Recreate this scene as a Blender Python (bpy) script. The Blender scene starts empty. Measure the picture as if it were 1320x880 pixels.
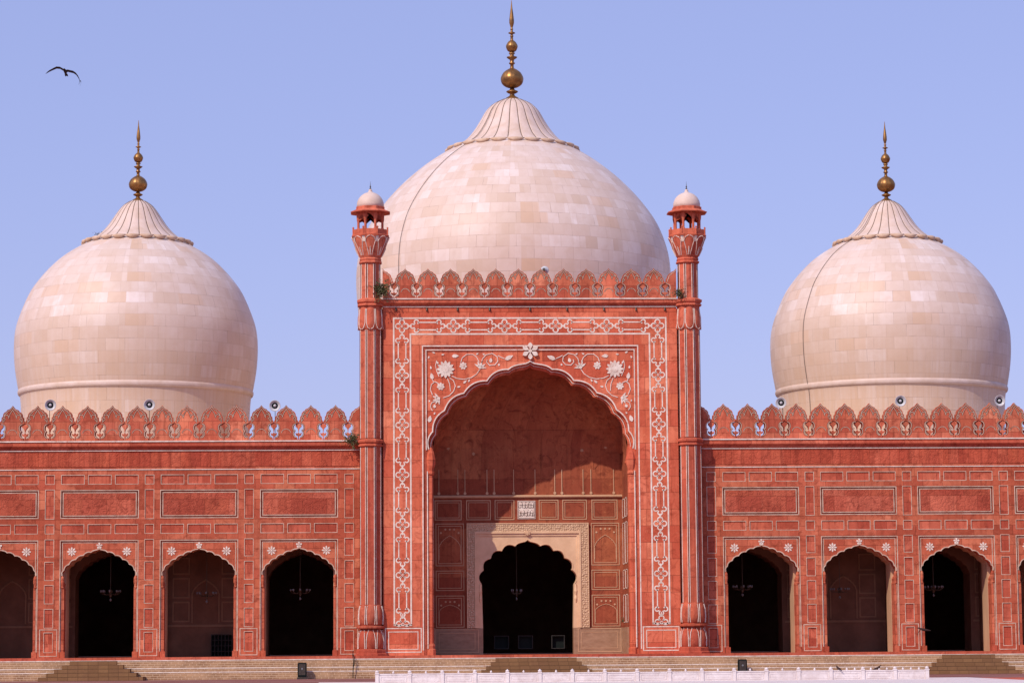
import bpy, bmesh, math, random
from mathutils import Vector, Matrix
from mathutils.geometry import delaunay_2d_cdt
R = math.radians
PI = math.pi
random.seed(7)
SC = bpy.context.scene
COL = SC.collection

# ------------------------------------------------------------------ camera, light, exposure
cam_d = bpy.data.cameras.new('camera')
cam = bpy.data.objects.new('camera', cam_d)
COL.objects.link(cam)
YAW, PITCH, ROLL = .04708, .114844, -.007452
F = Vector((math.sin(YAW)*math.cos(PITCH), math.cos(YAW)*math.cos(PITCH), math.sin(PITCH)))
R0 = Vector((math.cos(YAW), -math.sin(YAW), 0))
U0 = R0.cross(F)
R1 = R0*math.cos(ROLL) + U0*math.sin(ROLL)
U1 = -R0*math.sin(ROLL) + U0*math.cos(ROLL)
m = Matrix((R1, U1, -F)).transposed().to_4x4()
m.translation = Vector((-8.8586, -165, 1.66))
cam.matrix_world = m
cam_d.sensor_width = 36
cam_d.lens = 36*3440/1320
cam_d.clip_start = .5
cam_d.clip_end = 20000
SC.camera = cam

w = bpy.data.worlds.new('World')
SC.world = w
w.use_nodes = True
nt = w.node_tree
nt.nodes.clear()
sky = nt.nodes.new('ShaderNodeTexSky')
sky.sky_type = 'NISHITA'
sky.sun_disc = False
sky.sun_elevation = R(43)
sky.sun_rotation = R(220.9)
sky.air_density = 1.0
sky.dust_density = 1.2
sky.ozone_density = 3.0
tint = nt.nodes.new('ShaderNodeMix')
tint.data_type = 'RGBA'
tint.blend_type = 'MULTIPLY'
tint.inputs[0].default_value = 1.0
nt.links.new(sky.outputs[0], tint.inputs[6])
tint.inputs[7].default_value = (1.22, .96, 1.15, 1)
even = nt.nodes.new('ShaderNodeMix')      # thin even veil over the whole sky
even.data_type = 'RGBA'
even.inputs[0].default_value = .62
nt.links.new(tint.outputs[2], even.inputs[6])
even.inputs[7].default_value = (2.40, 2.86, 5.25, 1)
bg = nt.nodes.new('ShaderNodeBackground')
bg.inputs[1].default_value = .15
wo = nt.nodes.new('ShaderNodeOutputWorld')
nt.links.new(even.outputs[2], bg.inputs[0])
nt.links.new(bg.outputs[0], wo.inputs[0])

sun_d = bpy.data.lights.new('sun', 'SUN')
sun_d.energy = 3.6
sun_d.angle = R(.6)
sun_d.color = (1.0, .875, .75)
sun = bpy.data.objects.new('sun', sun_d)
COL.objects.link(sun)
S = Vector((-.655*math.cos(R(43)), -.756*math.cos(R(43)), math.sin(R(43)))).normalized()
sun.rotation_euler = S.to_track_quat('Z', 'Y').to_euler()
sun.location = (-60, -60, 80)
SC.view_settings.view_transform = 'Standard'
SC.view_settings.look = 'None'
SC.view_settings.gamma = 1
SC.view_settings.use_curve_mapping = False
SC.view_settings.exposure = 0.0

# ------------------------------------------------------------------ materials
def lin(r, g, b):
    f = lambda c: (c/255/12.92) if c/255 <= .04045 else ((c/255+.055)/1.055)**2.4
    return (f(r), f(g), f(b), 1)

class NB:
    def __init__(s, name, rough=.8, spec=.3):
        s.m = bpy.data.materials.new(name)
        s.m.use_nodes = True
        s.t = s.m.node_tree
        s.b = s.t.nodes['Principled BSDF']
        s.b.inputs['Roughness'].default_value = rough
        s.b.inputs['Specular IOR Level'].default_value = spec
    def n(s, typ, **kw):
        x = s.t.nodes.new(typ)
        for k, v in kw.items(): setattr(x, k, v)
        return x
    def l(s, a, b): s.t.links.new(a, b)
    def math(s, op, a, b=None, c=None, clamp=False):
        x = s.n('ShaderNodeMath', operation=op); x.use_clamp = clamp
        for i, v in enumerate((a, b, c)):
            if v is None: continue
            if isinstance(v, (int, float)): x.inputs[i].default_value = v
            else: s.l(v, x.inputs[i])
        return x.outputs[0]
    def noise(s, vec, scale, detail=4, rough=.55, dist=0.0):
        x = s.n('ShaderNodeTexNoise')
        x.inputs['Scale'].default_value = scale
        x.inputs['Detail'].default_value = detail
        x.inputs['Roughness'].default_value = rough
        x.inputs['Distortion'].default_value = dist
        s.l(vec, x.inputs['Vector'])
        return x.outputs['Fac']
    def ramp(s, fac, stops):
        x = s.n('ShaderNodeValToRGB')
        e = x.color_ramp.elements
        while len(e) < len(stops): e.new(.5)
        for i, (p, c) in enumerate(stops):
            e[i].position = p
            e[i].color = c if len(c) == 4 else (*c, 1)
        s.l(fac, x.inputs[0])
        return x.outputs[0]
    def mix(s, fac, a, b, mode='MIX'):
        x = s.n('ShaderNodeMix', data_type='RGBA', blend_type=mode)
        for i, v in ((0, fac), (6, a), (7, b)):
            if isinstance(v, (int, float)): x.inputs[i].default_value = v
            elif isinstance(v, tuple): x.inputs[i].default_value = v if len(v) == 4 else (*v, 1)
            else: s.l(v, x.inputs[i])
        return x.outputs[2]
    def bump(s, h, strength, dist=.02):
        x = s.n('ShaderNodeBump')
        x.inputs['Strength'].default_value = strength
        x.inputs['Distance'].default_value = dist
        s.l(h, x.inputs['Height'])
        s.l(x.outputs[0], s.b.inputs['Normal'])
    def xz(s, k=(1, 1, 1), off=(0, 0, 0)):
        """world position with X+Y along the first axis and Z along the second: stone courses on upright walls"""
        g = s.n('ShaderNodeNewGeometry')
        sp = s.n('ShaderNodeSeparateXYZ')
        s.l(g.outputs['Position'], sp.inputs[0])
        cb = s.n('ShaderNodeCombineXYZ')
        s.l(s.math('ADD', s.math('ADD', sp.outputs[0], sp.outputs[1]), off[0]), cb.inputs[0])
        s.l(s.math('ADD', sp.outputs[2], off[1]), cb.inputs[1])
        return g.outputs['Position'], cb.outputs[0], sp
    def col(s, c):
        if isinstance(c, tuple): s.b.inputs['Base Color'].default_value = c if len(c) == 4 else (*c, 1)
        else: s.l(c, s.b.inputs['Base Color'])

def brick(b, vec, bw, rh, mortar=.012, smooth=.1, offset=.5, bias=0.0, squash=1.0):
    x = b.n('ShaderNodeTexBrick')
    x.offset = offset
    x.squash = squash
    x.inputs['Color1'].default_value = (0, 0, 0, 1)
    x.inputs['Color2'].default_value = (1, 1, 1, 1)
    x.inputs['Mortar'].default_value = (.5, .5, .5, 1)
    x.inputs['Scale'].default_value = 1
    x.inputs['Brick Width'].default_value = bw
    x.inputs['Row Height'].default_value = rh
    x.inputs['Mortar Size'].default_value = mortar
    x.inputs['Mortar Smooth'].default_value = smooth
    x.inputs['Bias'].default_value = bias
    b.l(vec, x.inputs['Vector'])
    return x.outputs['Color'], x.outputs['Fac']

def sandstone(name, bw, rh, dark, mid, light, pale=.5, seam=.7, streak=.0, carve=0.0, off=(0, 0, 0)):
    b = NB(name, .88, .15)
    pos, v, sp = b.xz(off=off)
    # slightly wobbling joints
    c, fac = brick(b, v, bw, rh, .012, .3, .43)
    c2, fac2 = brick(b, v, bw*2.3, rh*1.0, .0, 0, .31)
    n1 = b.noise(pos, .55, 5, .6)
    n2 = b.noise(pos, 4.0, 6, .65, .6)
    n3 = b.noise(pos, 22, 4, .6)
    up = lambda k_: (min(light[0]*1.05, 1), light[1]*k_, light[2]*k_*.95, 1)
    pal = [(0, tuple(x*.62 for x in dark[:3])), (.14, dark), (.38, mid), (.60, (mid[0]*1.02, mid[1]*1.25, mid[2]*1.0)), (.80, light), (1, up(1.35))]
    base = b.mix(.45, b.ramp(c, pal), b.ramp(c2, pal))
    base = b.mix(.30, base, mid)
    base = b.mix(b.ramp(n1, [(.36, (0, 0, 0)), (.64, (.55, .55, .55))]), base, dark)
    n4 = b.noise(pos, 1.6, 6, .7, 1.2)
    base = b.mix(b.ramp(n4, [(.50, (0, 0, 0)), (.66, (.75, .75, .75))]), base, tuple(x*.72 for x in dark[:3]))
    n5 = b.noise(pos, 2.7, 5, .7, 2.0)
    base = b.mix(b.ramp(n5, [(.60, (0, 0, 0)), (.74, (.55, .55, .55))]), base, up(1.3))
    # pale, lime-washed scuffs and weathered patches
    pl = b.ramp(n2, [(.6, (0, 0, 0)), (.72, (1, 1, 1))])
    base = b.mix(b.math('MULTIPLY', pl, pale*.55), base, light)
    base = b.mix(b.math('MULTIPLY', b.ramp(n2, [(.28, (1, 1, 1)), (.42, (0, 0, 0))]), .35), base, dark)
    # grime: thin vertical runs
    mp = b.n('ShaderNodeMapping')
    mp.inputs['Scale'].default_value = (5, 5, .35)
    b.l(pos, mp.inputs[0])
    ns = b.noise(mp.outputs[0], 1.0, 5, .6)
    base = b.mix(b.math('MULTIPLY', b.ramp(ns, [(.46, (0, 0, 0)), (.72, (1, 1, 1))]), .34+streak), base, tuple(x*.55 for x in dark[:3]))
    base = b.mix(b.math('MULTIPLY', fac, seam), base, tuple(x*.42 for x in dark[:3]))
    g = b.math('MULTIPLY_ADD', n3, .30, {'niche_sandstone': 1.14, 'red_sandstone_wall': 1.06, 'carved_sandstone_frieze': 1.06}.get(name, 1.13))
    if name == 'sandstone_cresting':      # each merlon weathers a little differently
        oi = b.n('ShaderNodeObjectInfo')
        g = b.math('MULTIPLY', g, b.math('MULTIPLY_ADD', oi.outputs['Random'], .34, .82))
    hs = b.n('ShaderNodeHueSaturation')
    b.l(base, hs.inputs['Color'])
    b.l(g, hs.inputs['Value'])
    b.col(hs.outputs[0])
    h = b.math('ADD', b.math('MULTIPLY', n3, .25), b.math('MULTIPLY', n2, .6))
    h = b.math('SUBTRACT', h, b.math('MULTIPLY', fac, .8))
    if carve:
        vo = b.n('ShaderNodeTexVoronoi', feature='DISTANCE_TO_EDGE')
        vo.inputs['Scale'].default_value = 2.6
        wv = b.n('ShaderNodeVectorMath', operation='ADD')
        nn = b.n('ShaderNodeTexNoise'); nn.inputs['Scale'].default_value = 2.2
        b.l(pos, nn.inputs['Vector']); b.l(pos, wv.inputs[0]); b.l(nn.outputs['Color'], wv.inputs[1])
        b.l(wv.outputs[0], vo.inputs['Vector'])
        e = b.math('MULTIPLY', b.math('MINIMUM', vo.outputs['Distance'], .12), 8*carve)
        h = b.math('ADD', h, e)
    b.bump(h, .7, .03)
    return b.m

RED = ((.30, .060, .030), (.46, .105, .060), (.62, .20, .11))
M = {}
M['portal'] = sandstone('red_sandstone_blocks', 1.55, 1.02, (.37, .065, .032), (.53, .118, .066), (.70, .22, .125), .6, .65)
M['wall'] = sandstone('red_sandstone_wall', 1.22, .61, RED[0], RED[1], RED[2], .6, .6, .05)
M['panel'] = sandstone('red_sandstone_panel', 1.5, 2.2, (.25, .045, .026), (.37, .078, .046), (.52, .14, .085), .6, .4, 0, .9)
M['small'] = sandstone('red_sandstone_tablets', .9, .6, (.28, .050, .028), (.42, .088, .052), (.58, .16, .095), .5, .4, 0, 0, (3.1, .2, 0))
M['frieze'] = sandstone('carved_sandstone_frieze', .62, 1.4, (.30, .05, .028), (.43, .082, .045), (.58, .14, .08), .8, .4, .2, .7)
M['merlon'] = sandstone('sandstone_cresting', .75, .83, (.33, .065, .036), (.49, .12, .07), (.66, .22, .13), .9, .5, .15)
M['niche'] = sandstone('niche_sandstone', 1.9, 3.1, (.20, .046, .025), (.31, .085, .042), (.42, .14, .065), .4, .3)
M['moulding'] = sandstone('moulded_sandstone', 2.4, 3.0, (.31, .058, .032), (.46, .10, .058), (.60, .17, .10), .6, .5, .15)

def simple_dark():
    b = NB('dark_groove', .9, .1)
    b.col((.15, .04, .025))  # one dark red-brown for the thin strips along the marble lines
    return b.m
def marble_line(name='white_marble_inlay', ca=(.83, .73, .63), cb=(.62, .49, .40)):
    b = NB(name, .55, .35)
    g = b.n('ShaderNodeNewGeometry')
    n = b.noise(g.outputs['Position'], 3.0, 5)
    c = b.mix(b.ramp(n, [(.35, (0, 0, 0)), (.7, (1, 1, 1))]), ca, cb)
    n2 = b.noise(g.outputs['Position'], 5.5, 5, .7)
    b.col(b.mix(b.ramp(n2, [(.56, (0, 0, 0)), (.70, (.75, .75, .75))]), c, (.46, .17, .10, 1)))
    return b.m
M['line'] = marble_line()
M['groove'] = simple_dark()
M['line_worn'] = marble_line('worn_marble_inlay', (.66, .50, .38), (.42, .27, .19))

def dome_marble():
    b = NB('dome_marble', .5, .35)
    uv = b.n('ShaderNodeUVMap'); uv.uv_map = 'UVMap'
    geo = b.n('ShaderNodeNewGeometry')
    pos = geo.outputs['Position']
    nz = b.n('ShaderNodeTexNoise'); nz.inputs['Scale'].default_value = .8; nz.inputs['Detail'].default_value = 2
    b.l(pos, nz.inputs['Vector'])
    sub = b.n('ShaderNodeVectorMath', operation='SUBTRACT'); b.l(nz.outputs['Color'], sub.inputs[0]); sub.inputs[1].default_value = (.5, .5, .5)
    sc = b.n('ShaderNodeVectorMath', operation='SCALE'); b.l(sub.outputs[0], sc.inputs[0]); sc.inputs['Scale'].default_value = .06
    ad = b.n('ShaderNodeVectorMath', operation='ADD'); b.l(uv.outputs[0], ad.inputs[0]); b.l(sc.outputs[0], ad.inputs[1])
    v = ad.outputs[0]
    c, fac = brick(b, v, 1.35, .82, .010, .2, .37)
    c2, _ = brick(b, v, .9, .82, .0, 0, .61)
    c3, _ = brick(b, v, 2.7, 1.64, .0, 0, .23)
    tone = b.ramp(c, [(0, (.50, .34, .22)), (.15, (.61, .46, .37)), (.5, (.67, .53, .46)), (.82, (.70, .58, .53)), (1, (.84, .76, .74))])
    tone2 = b.ramp(c2, [(0, (.54, .38, .25)), (.2, (.64, .49, .40)), (.8, (.69, .56, .50)), (1, (.82, .73, .71))])
    tone3 = b.ramp(c3, [(0, (.60, .46, .37)), (1, (.70, .57, .52))])
    base = b.mix(.5, tone, tone2)
    base = b.mix(.35, base, tone3)
    nq = b.noise(pos, .45, 4, .6)
    base = b.mix(b.math('MULTIPLY_ADD', nq, .42, -.10), base, (.69, .56, .505, 1))
    c4, _ = brick(b, v, 1.9, .82, .0, 0, .29)
    base = b.mix(b.ramp(c4, [(.86, (0, 0, 0)), (.92, (.30, .30, .30))]), base, (.86, .79, .78, 1))
    base = b.mix(b.ramp(c4, [(.05, (.38, .38, .38)), (.10, (0, 0, 0))]), base, (.66, .42, .26, 1))
    n = b.noise(pos, 1.3, 6, .6, .4)
    base = b.mix(b.math('MULTIPLY', b.ramp(n, [(.42, (0, 0, 0)), (.7, (1, 1, 1))]), .4), base, (.56, .40, .30, 1))
    # rain streaks: long thin runs, strongest on the lower shell and the drum
    mp = b.n('ShaderNodeMapping'); mp.inputs['Scale'].default_value = (4.5, .10, 1); b.l(uv.outputs[0], mp.inputs[0])
    ns = b.noise(mp.outputs[0], 1.0, 5, .65)
    sp = b.n('ShaderNodeSeparateXYZ'); b.l(uv.outputs[0], sp.inputs[0])
    low = b.n('ShaderNodeMapRange'); low.inputs[1].default_value = 4.5; low.inputs[2].default_value = 11.0
    low.inputs[3].default_value = 1.0; low.inputs[4].default_value = 0.0
    b.l(sp.outputs[1], low.inputs[0])
    stain = b.math('MULTIPLY', b.math('MULTIPLY_ADD', b.ramp(ns, [(.38, (0, 0, 0)), (.62, (1, 1, 1))]), .45, .40), low.outputs[0])
    base = b.mix(stain, base, (.60, .41, .28, 1))
    base = b.mix(b.math('MULTIPLY', fac, .5), base, (.40, .26, .18, 1))
    # broken darker joints here and there
    nj = b.noise(pos, .7, 3, .6)
    base = b.mix(b.math('MULTIPLY', b.math('MULTIPLY', fac, b.ramp(nj, [(.55, (0, 0, 0)), (.62, (1, 1, 1))])), .6), base, (.22, .13, .09, 1))
    b.col(base)
    h = b.math('SUBTRACT', b.math('MULTIPLY', n, .3), fac)
    b.bump(h, .3, .02)
    return b.m
M['dome'] = dome_marble()

def simple(name, c1, c2, scale=3, rough=.8, spec=.3, metal=0, bump=.3, stretch=None):
    b = NB(name, rough, spec)
    g = b.n('ShaderNodeNewGeometry')
    vec = g.outputs['Position']
    if stretch:
        mp = b.n('ShaderNodeMapping'); mp.inputs['Scale'].default_value = stretch; b.l(vec, mp.inputs[0]); vec = mp.outputs[0]
    n = b.noise(vec, scale, 6, .62, .3)
    b.col(b.mix(b.ramp(n, [(.3, (0, 0, 0)), (.7, (1, 1, 1))]), c1, c2))
    b.b.inputs['Metallic'].default_value = metal
    if bump: b.bump(n, bump, .02)
    return b.m
M['gilt'] = simple('aged_gilt_copper', (.46, .23, .065), (.17, .09, .04), 2.4, .42, .5, .75, .2)
M['dark_metal'] = simple('dark_weathered_metal', (.05, .04, .035), (.10, .08, .06), 8, .5, .5, .6)
M['collar'] = simple('collar_marble', (.70, .56, .50), (.58, .43, .34), 1.1, .55, .3, 0, .3)
M['rim'] = simple('weathered_rim_marble', (.66, .50, .38), (.46, .30, .19), 1.6, .7, .2, 0, .5)
M['tan'] = simple('tan_plastered_stone', (.62, .40, .25), (.48, .29, .17), .9, .85, .2, 0, .3, (1, 1, .5))
M['door_marble'] = simple('doorway_marble', (.78, .53, .33), (.62, .40, .24), 1.2, .6, .3, 0, .2)
M['dado'] = simple('veined_dado_stone', (.40, .25, .155), (.27, .155, .09), 1.8, .5, .3, 0, .2, (1, 1, 2.2))
M['script'] = simple('dark_stone_script', (.10, .06, .045), (.14, .08, .06), 6, .7)
M['roof_bounce'] = simple('pale_bounce_roof', (.66, .54, .42), (.50, .40, .30), .6, .9, .1)  # unseen roof coloured pale to bounce light up onto the domes
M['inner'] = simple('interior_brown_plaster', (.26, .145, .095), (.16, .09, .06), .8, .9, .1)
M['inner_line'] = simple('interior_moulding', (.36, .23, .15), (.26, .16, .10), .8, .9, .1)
M['grey_horn'] = simple('grey_painted_horn', (.55, .56, .58), (.42, .43, .46), 6, .45, .5, 0, 0)
M['black'] = simple('black_plastic', (.008, .011, .011), (.012, .017, .016), 6, .7, .1)
M['bird'] = simple('dark_feathers', (.016, .012, .011), (.05, .034, .026), 9, .8, .2)
M['pigeon'] = simple('dark_brown_feathers', (.03, .014, .012), (.06, .03, .026), 20, .8, .2)
M['leaf'] = simple('weed_leaves', (.045, .058, .022), (.13, .125, .055), 7, .7, .2)
M['twig'] = simple('dry_twigs', (.16, .10, .06), (.08, .05, .03), 7, .9)
M['brass'] = simple('dull_brass', (.13, .10, .07), (.09, .07, .05), 8, .5, .5, .3)
M['glass_lamp'] = simple('frosted_glass', (.20, .21, .22), (.14, .15, .16), 8, .3, .5)
M['cable'] = simple('lightning_cable', (.16, .12, .10), (.24, .18, .15), 4, .7)
M['wood'] = simple('pale_wood_trim', (.045, .042, .04), (.025, .025, .025), 5, .7)

def carved_marble():
    b = NB('carved_marble_band', .65, .3)
    pos, v, sp = b.xz()
    vo = b.n('ShaderNodeTexVoronoi', feature='F1'); vo.inputs['Scale'].default_value = 8.5; vo.inputs['Randomness'].default_value = .55
    b.l(v, vo.inputs['Vector'])
    n = b.noise(pos, 9, 4)
    b.col(b.mix(b.ramp(vo.outputs['Distance'], [(.1, (0, 0, 0)), (.6, (1, 1, 1))]), (.74, .51, .34), (.50, .32, .19)))
    b.bump(b.math('SUBTRACT', b.math('MULTIPLY', n, .3), b.math('MULTIPLY', vo.outputs['Distance'], 1.6)), .9, .05)
    return b.m
M['carved'] = carved_marble()

def white_marble():
    b = NB('fence_marble', .5, .4)
    g = b.n('ShaderNodeNewGeometry')
    n = b.noise(g.outputs['Position'], 1.6, 7, .65, .8)
    n2 = b.noise(g.outputs['Position'], 12, 4)
    c = b.mix(b.ramp(n, [(.35, (0, 0, 0)), (.7, (1, 1, 1))]), (.78, .71, .70), (.60, .51, .49))
    b.col(b.mix(b.math('MULTIPLY', b.ramp(n2, [(.55, (0, 0, 0)), (.7, (1, 1, 1))]), .3), c, (.42, .33, .30, 1)))
    return b.m
M['fence'] = white_marble()

def step_stone(name, c0, c1, mort, bw=.42, rh=.12, f=.8):
    b = NB(name, .85, .2)
    pos, v, sp = b.xz()
    c, fac = brick(b, v, bw, rh, .016, .2, .5)
    n = b.noise(pos, 1.1, 5, .6, .4)
    n2 = b.noise(pos, 9, 4, .6)
    base = b.mix(b.math('MULTIPLY_ADD', c, .5, b.math('MULTIPLY', n2, .5)), c0, c1)
    base = b.mix(b.ramp(n, [(.42, (0, 0, 0)), (.66, (1, 1, 1))]), base, b.mix(.7, base, (.20, .10, .05, 1)))
    base = b.mix(b.math('MULTIPLY', fac, f), base, mort)
    b.col(base)
    b.bump(b.math('SUBTRACT', n2, fac), .4, .02)
    return b.m
M['plinth'] = step_stone('buff_plinth_stone', (.34, .195, .10), (.50, .31, .175), (.62, .45, .31))
M['stair'] = step_stone('brown_stair_stone', (.17, .085, .038), (.29, .155, .07), (.10, .05, .025), .6, .23, .7)

def ground_mat():
    b = NB('courtyard_paving', .85, .2)
    g = b.n('ShaderNodeNewGeometry')
    c, fac = brick(b, g.outputs['Position'], .9, .6, .02, .2)
    n = b.noise(g.outputs['Position'], .25, 6, .6)
    base = b.mix(c, (.23, .105, .09), (.29, .14, .12))
    base = b.mix(b.ramp(n, [(.4, (0, 0, 0)), (.65, (1, 1, 1))]), base, (.20, .08, .07, 1))
    base = b.mix(b.math('MULTIPLY', fac, .5), base, (.12, .055, .05, 1))
    b.col(base)
    return b.m
M['ground'] = ground_mat()
M['kerb'] = simple('white_kerb_marble', (.74, .66, .64), (.62, .53, .50), 1.2, .6, .3)

# ------------------------------------------------------------------ object helpers
def obj(name, bm, mat, parent=None, smooth=False, loc=None):
    me = bpy.data.meshes.new(name)
    bmesh.ops.remove_doubles(bm, verts=bm.verts, dist=1e-5)
    bm.to_mesh(me); bm.free()
    me.materials.append(M[mat])
    if smooth:
        for p in me.polygons: p.use_smooth = True
    o = bpy.data.objects.new(name, me)
    COL.objects.link(o)
    if parent: o.parent = parent
    if loc: o.location = loc
    return o
def tag(o, label, cat, group=None):
    o['label'] = label; o['category'] = cat
    if group: o['group'] = group
    return o
def struct(o): o['kind'] = 'structure'; return o
def empty(name, loc=(0, 0, 0), rz=0):
    o = bpy.data.objects.new(name, None)
    COL.objects.link(o); o.location = loc; o.rotation_euler = (0, 0, rz)
    o.empty_display_size = .3
    return o
def copy_tree(o, parent=None):
    c = o.copy(); COL.objects.link(c)
    c.parent = parent
    for ch in list(o.children): copy_tree(ch, c)
    return c

def box(bm, x0, x1, y0, y1, z0, z1):
    v = [bm.verts.new(p) for p in ((x0,y0,z0),(x1,y0,z0),(x1,y1,z0),(x0,y1,z0),(x0,y0,z1),(x1,y0,z1),(x1,y1,z1),(x0,y1,z1))]
    for f in ((0,3,2,1),(4,5,6,7),(0,1,5,4),(1,2,6,5),(2,3,7,6),(3,0,4,7)):
        bm.faces.new([v[i] for i in f])
def prism(bm, pts, y0, y1):
    """upright plate: outline in X,Z, from y0 (front) to y1"""
    vs, es, fs, _, _, _ = delaunay_2d_cdt([Vector((x, z)) for x, z in pts], [], [list(range(len(pts)))], 1, 1e-6)
    a = [bm.verts.new((v.x, y0, v.y)) for v in vs]
    b = [bm.verts.new((v.x, y1, v.y)) for v in vs]
    cnt = {}
    for f in fs:
        bm.faces.new([a[i] for i in f]); bm.faces.new([b[i] for i in reversed(f)])
        for i, j in zip(f, list(f[1:])+[f[0]]):
            k = (min(i, j), max(i, j)); cnt.setdefault(k, []).append((i, j))
    for k, l in cnt.items():
        if len(l) == 1:
            i, j = l[0]; bm.faces.new((a[j], a[i], b[i], b[j]))
def fix(bm):
    bmesh.ops.recalc_face_normals(bm, faces=bm.faces)
    return bm
def stroke(bm, pts, wd, y0, y1, closed=False):
    """flat ribbon of width wd along an X,Z polyline, standing from y0 to y1"""
    n = len(pts)
    L, Rr = [], []
    for i in range(n):
        p = Vector(pts[i])
        if closed: a, c = Vector(pts[i-1]), Vector(pts[(i+1) % n])
        else: a, c = Vector(pts[max(i-1, 0)]), Vector(pts[min(i+1, n-1)])
        d1 = (p-a).normalized() if (p-a).length > 1e-9 else None
        d2 = (c-p).normalized() if (c-p).length > 1e-9 else None
        if d1 is None: d1 = d2
        if d2 is None: d2 = d1
        t = d1+d2
        t = t.normalized() if t.length > 1e-6 else d1
        nn = Vector((-t.y, t.x))
        k = min(1/max(abs(nn.dot(Vector((-d1.y, d1.x)))), .35), 1.6)
        L.append(p+nn*wd/2*k); Rr.append(p-nn*wd/2*k)
    vs = [[bm.verts.new((q.x, y, q.y)) for q in (L[i], Rr[i]) for y in (y0, y1)] for i in range(n)]
    rng = range(n if closed else n-1)
    for i in rng:
        a, b = vs[i], vs[(i+1) % n]
        bm.faces.new((a[0], a[2], b[2], b[0]))
        bm.faces.new((a[0], b[0], b[1], a[1]))
        bm.faces.new((a[2], a[3], b[3], b[2]))
    return bm
def rect(x0, x1, z0, z1): return [(x0, z0), (x1, z0), (x1, z1), (x0, z1)]
def rline(bm, x0, x1, z0, z1, wd, y0, y1): stroke(bm, rect(x0, x1, z0, z1), wd, y0, y1, True)
def grid_wall(bm, x0, x1, z0, z1, holes, y0, y1):
    """front slab y0..y1 pierced by rectangles"""
    xs = sorted({x0, x1, *[h[0] for h in holes], *[h[1] for h in holes]})
    zs = sorted({z0, z1, *[h[2] for h in holes], *[h[3] for h in holes]})
    xs = [x for x in xs if x0 <= x <= x1]; zs = [z for z in zs if z0 <= z <= z1]
    def solid(i, j):
        if i < 0 or j < 0 or i >= len(xs)-1 or j >= len(zs)-1: return False
        cx, cz = (xs[i]+xs[i+1])/2, (zs[j]+zs[j+1])/2
        return not any(h[0] < cx < h[1] and h[2] < cz < h[3] for h in holes)
    V = {}
    def v(i, j, y):
        k = (i, j, y)
        if k not in V: V[k] = bm.verts.new((xs[i], y, zs[j]))
        return V[k]
    for i in range(len(xs)-1):
        for j in range(len(zs)-1):
            if not solid(i, j): continue
            bm.faces.new((v(i,j,y0), v(i+1,j,y0), v(i+1,j+1,y0), v(i,j+1,y0)))
            for di, dj, a, b in ((-1,0,(i,j),(i,j+1)),(1,0,(i+1,j+1),(i+1,j)),(0,-1,(i+1,j),(i,j)),(0,1,(i,j+1),(i+1,j+1))):
                if not solid(i+di, j+dj):
                    bm.faces.new((v(*a,y0), v(*b,y0), v(*b,y1), v(*a,y1)))
def lathe(bm, prof, n=48, c=(0, 0), rot=0.0, mod=None, uvr=None, cap=False):
    """surface of revolution round a vertical axis; prof = [(r,z)]; mod(theta, t) scales the radius"""
    uvl = bm.loops.layers.uv.get('UVMap') or bm.loops.layers.uv.new('UVMap')
    s = [0]
    for i in range(1, len(prof)):
        s.append(s[-1]+math.hypot(prof[i][0]-prof[i-1][0], prof[i][1]-prof[i-1][1]))
    rows = []
    for k, (r, z) in enumerate(prof):
        row = []
        for j in range(n):
            th = rot+2*PI*j/n
            rr = r*(mod(th, k) if mod else 1)
            row.append(bm.verts.new((c[0]+rr*math.cos(th), c[1]+rr*math.sin(th), z)))
        rows.append(row)
    ur = uvr or max(p[0] for p in prof)
    for k in range(len(prof)-1):
        for j in range(n):
            j2 = (j+1) % n
            f = bm.faces.new((rows[k][j], rows[k][j2], rows[k+1][j2], rows[k+1][j]))
            # marble slabs keep their width: shrink u with the row radius in steps, as masons drop stones
            for lp, (kk, jj) in zip(f.loops, ((k, j), (k, j+1), (k+1, j+1), (k+1, j))):
                lp[uvl].uv = (ur*(2*PI*jj/n), s[kk])
    if cap:
        bm.faces.new(rows[-1]); bm.faces.new(rows[0][::-1])
def tube(bm, pts, r, n=8):
    rings = []
    for i, p in enumerate(pts):
        p = Vector(p)
        a = Vector(pts[max(i-1, 0)]); c = Vector(pts[min(i+1, len(pts)-1)])
        t = (c-a).normalized()
        up = Vector((0, 0, 1)) if abs(t.z) < .9 else Vector((0, 1, 0))
        u = t.cross(up).normalized(); v = t.cross(u)
        rr = r[i] if isinstance(r, (list, tuple)) else r
        rings.append([bm.verts.new(p+u*rr*math.cos(2*PI*k/n)+v*rr*math.sin(2*PI*k/n)) for k in range(n)])
    for a, b in zip(rings, rings[1:]):
        for k in range(n):
            bm.faces.new((a[k], a[(k+1) % n], b[(k+1) % n], b[k]))
    bm.faces.new(rings[0][::-1]); bm.faces.new(rings[-1])
def circ(cx, cz, r, a0=0, a1=360, n=14):
    return [(cx+r*math.cos(R(a0+(a1-a0)*i/n)), cz+r*math.sin(R(a0+(a1-a0)*i/n))) for i in range(n+1)]
def rosette(bm, cx, cz, rad, n, y0, y1, w=.42, core=.26, rot=90):
    for k in range(n):
        a = R(rot+360*k/n)
        d = (math.cos(a), math.sin(a)); q = (-d[1], d[0])
        pts = []
        for t, s in ((.16, .0), (.38, .55), (.62, 1), (.82, .8), (1, 0), (.82, -.8), (.62, -1), (.38, -.55)):
            hw = s*w*rad*.5*math.sin(PI/n)*2.1
            pts.append((cx+d[0]*rad*t+q[0]*hw, cz+d[1]*rad*t+q[1]*hw))
        prism(bm, pts, y0, y1)
    prism(bm, circ(cx, cz, rad*core, 0, 330, 11), y0-.012, y1)
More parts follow.
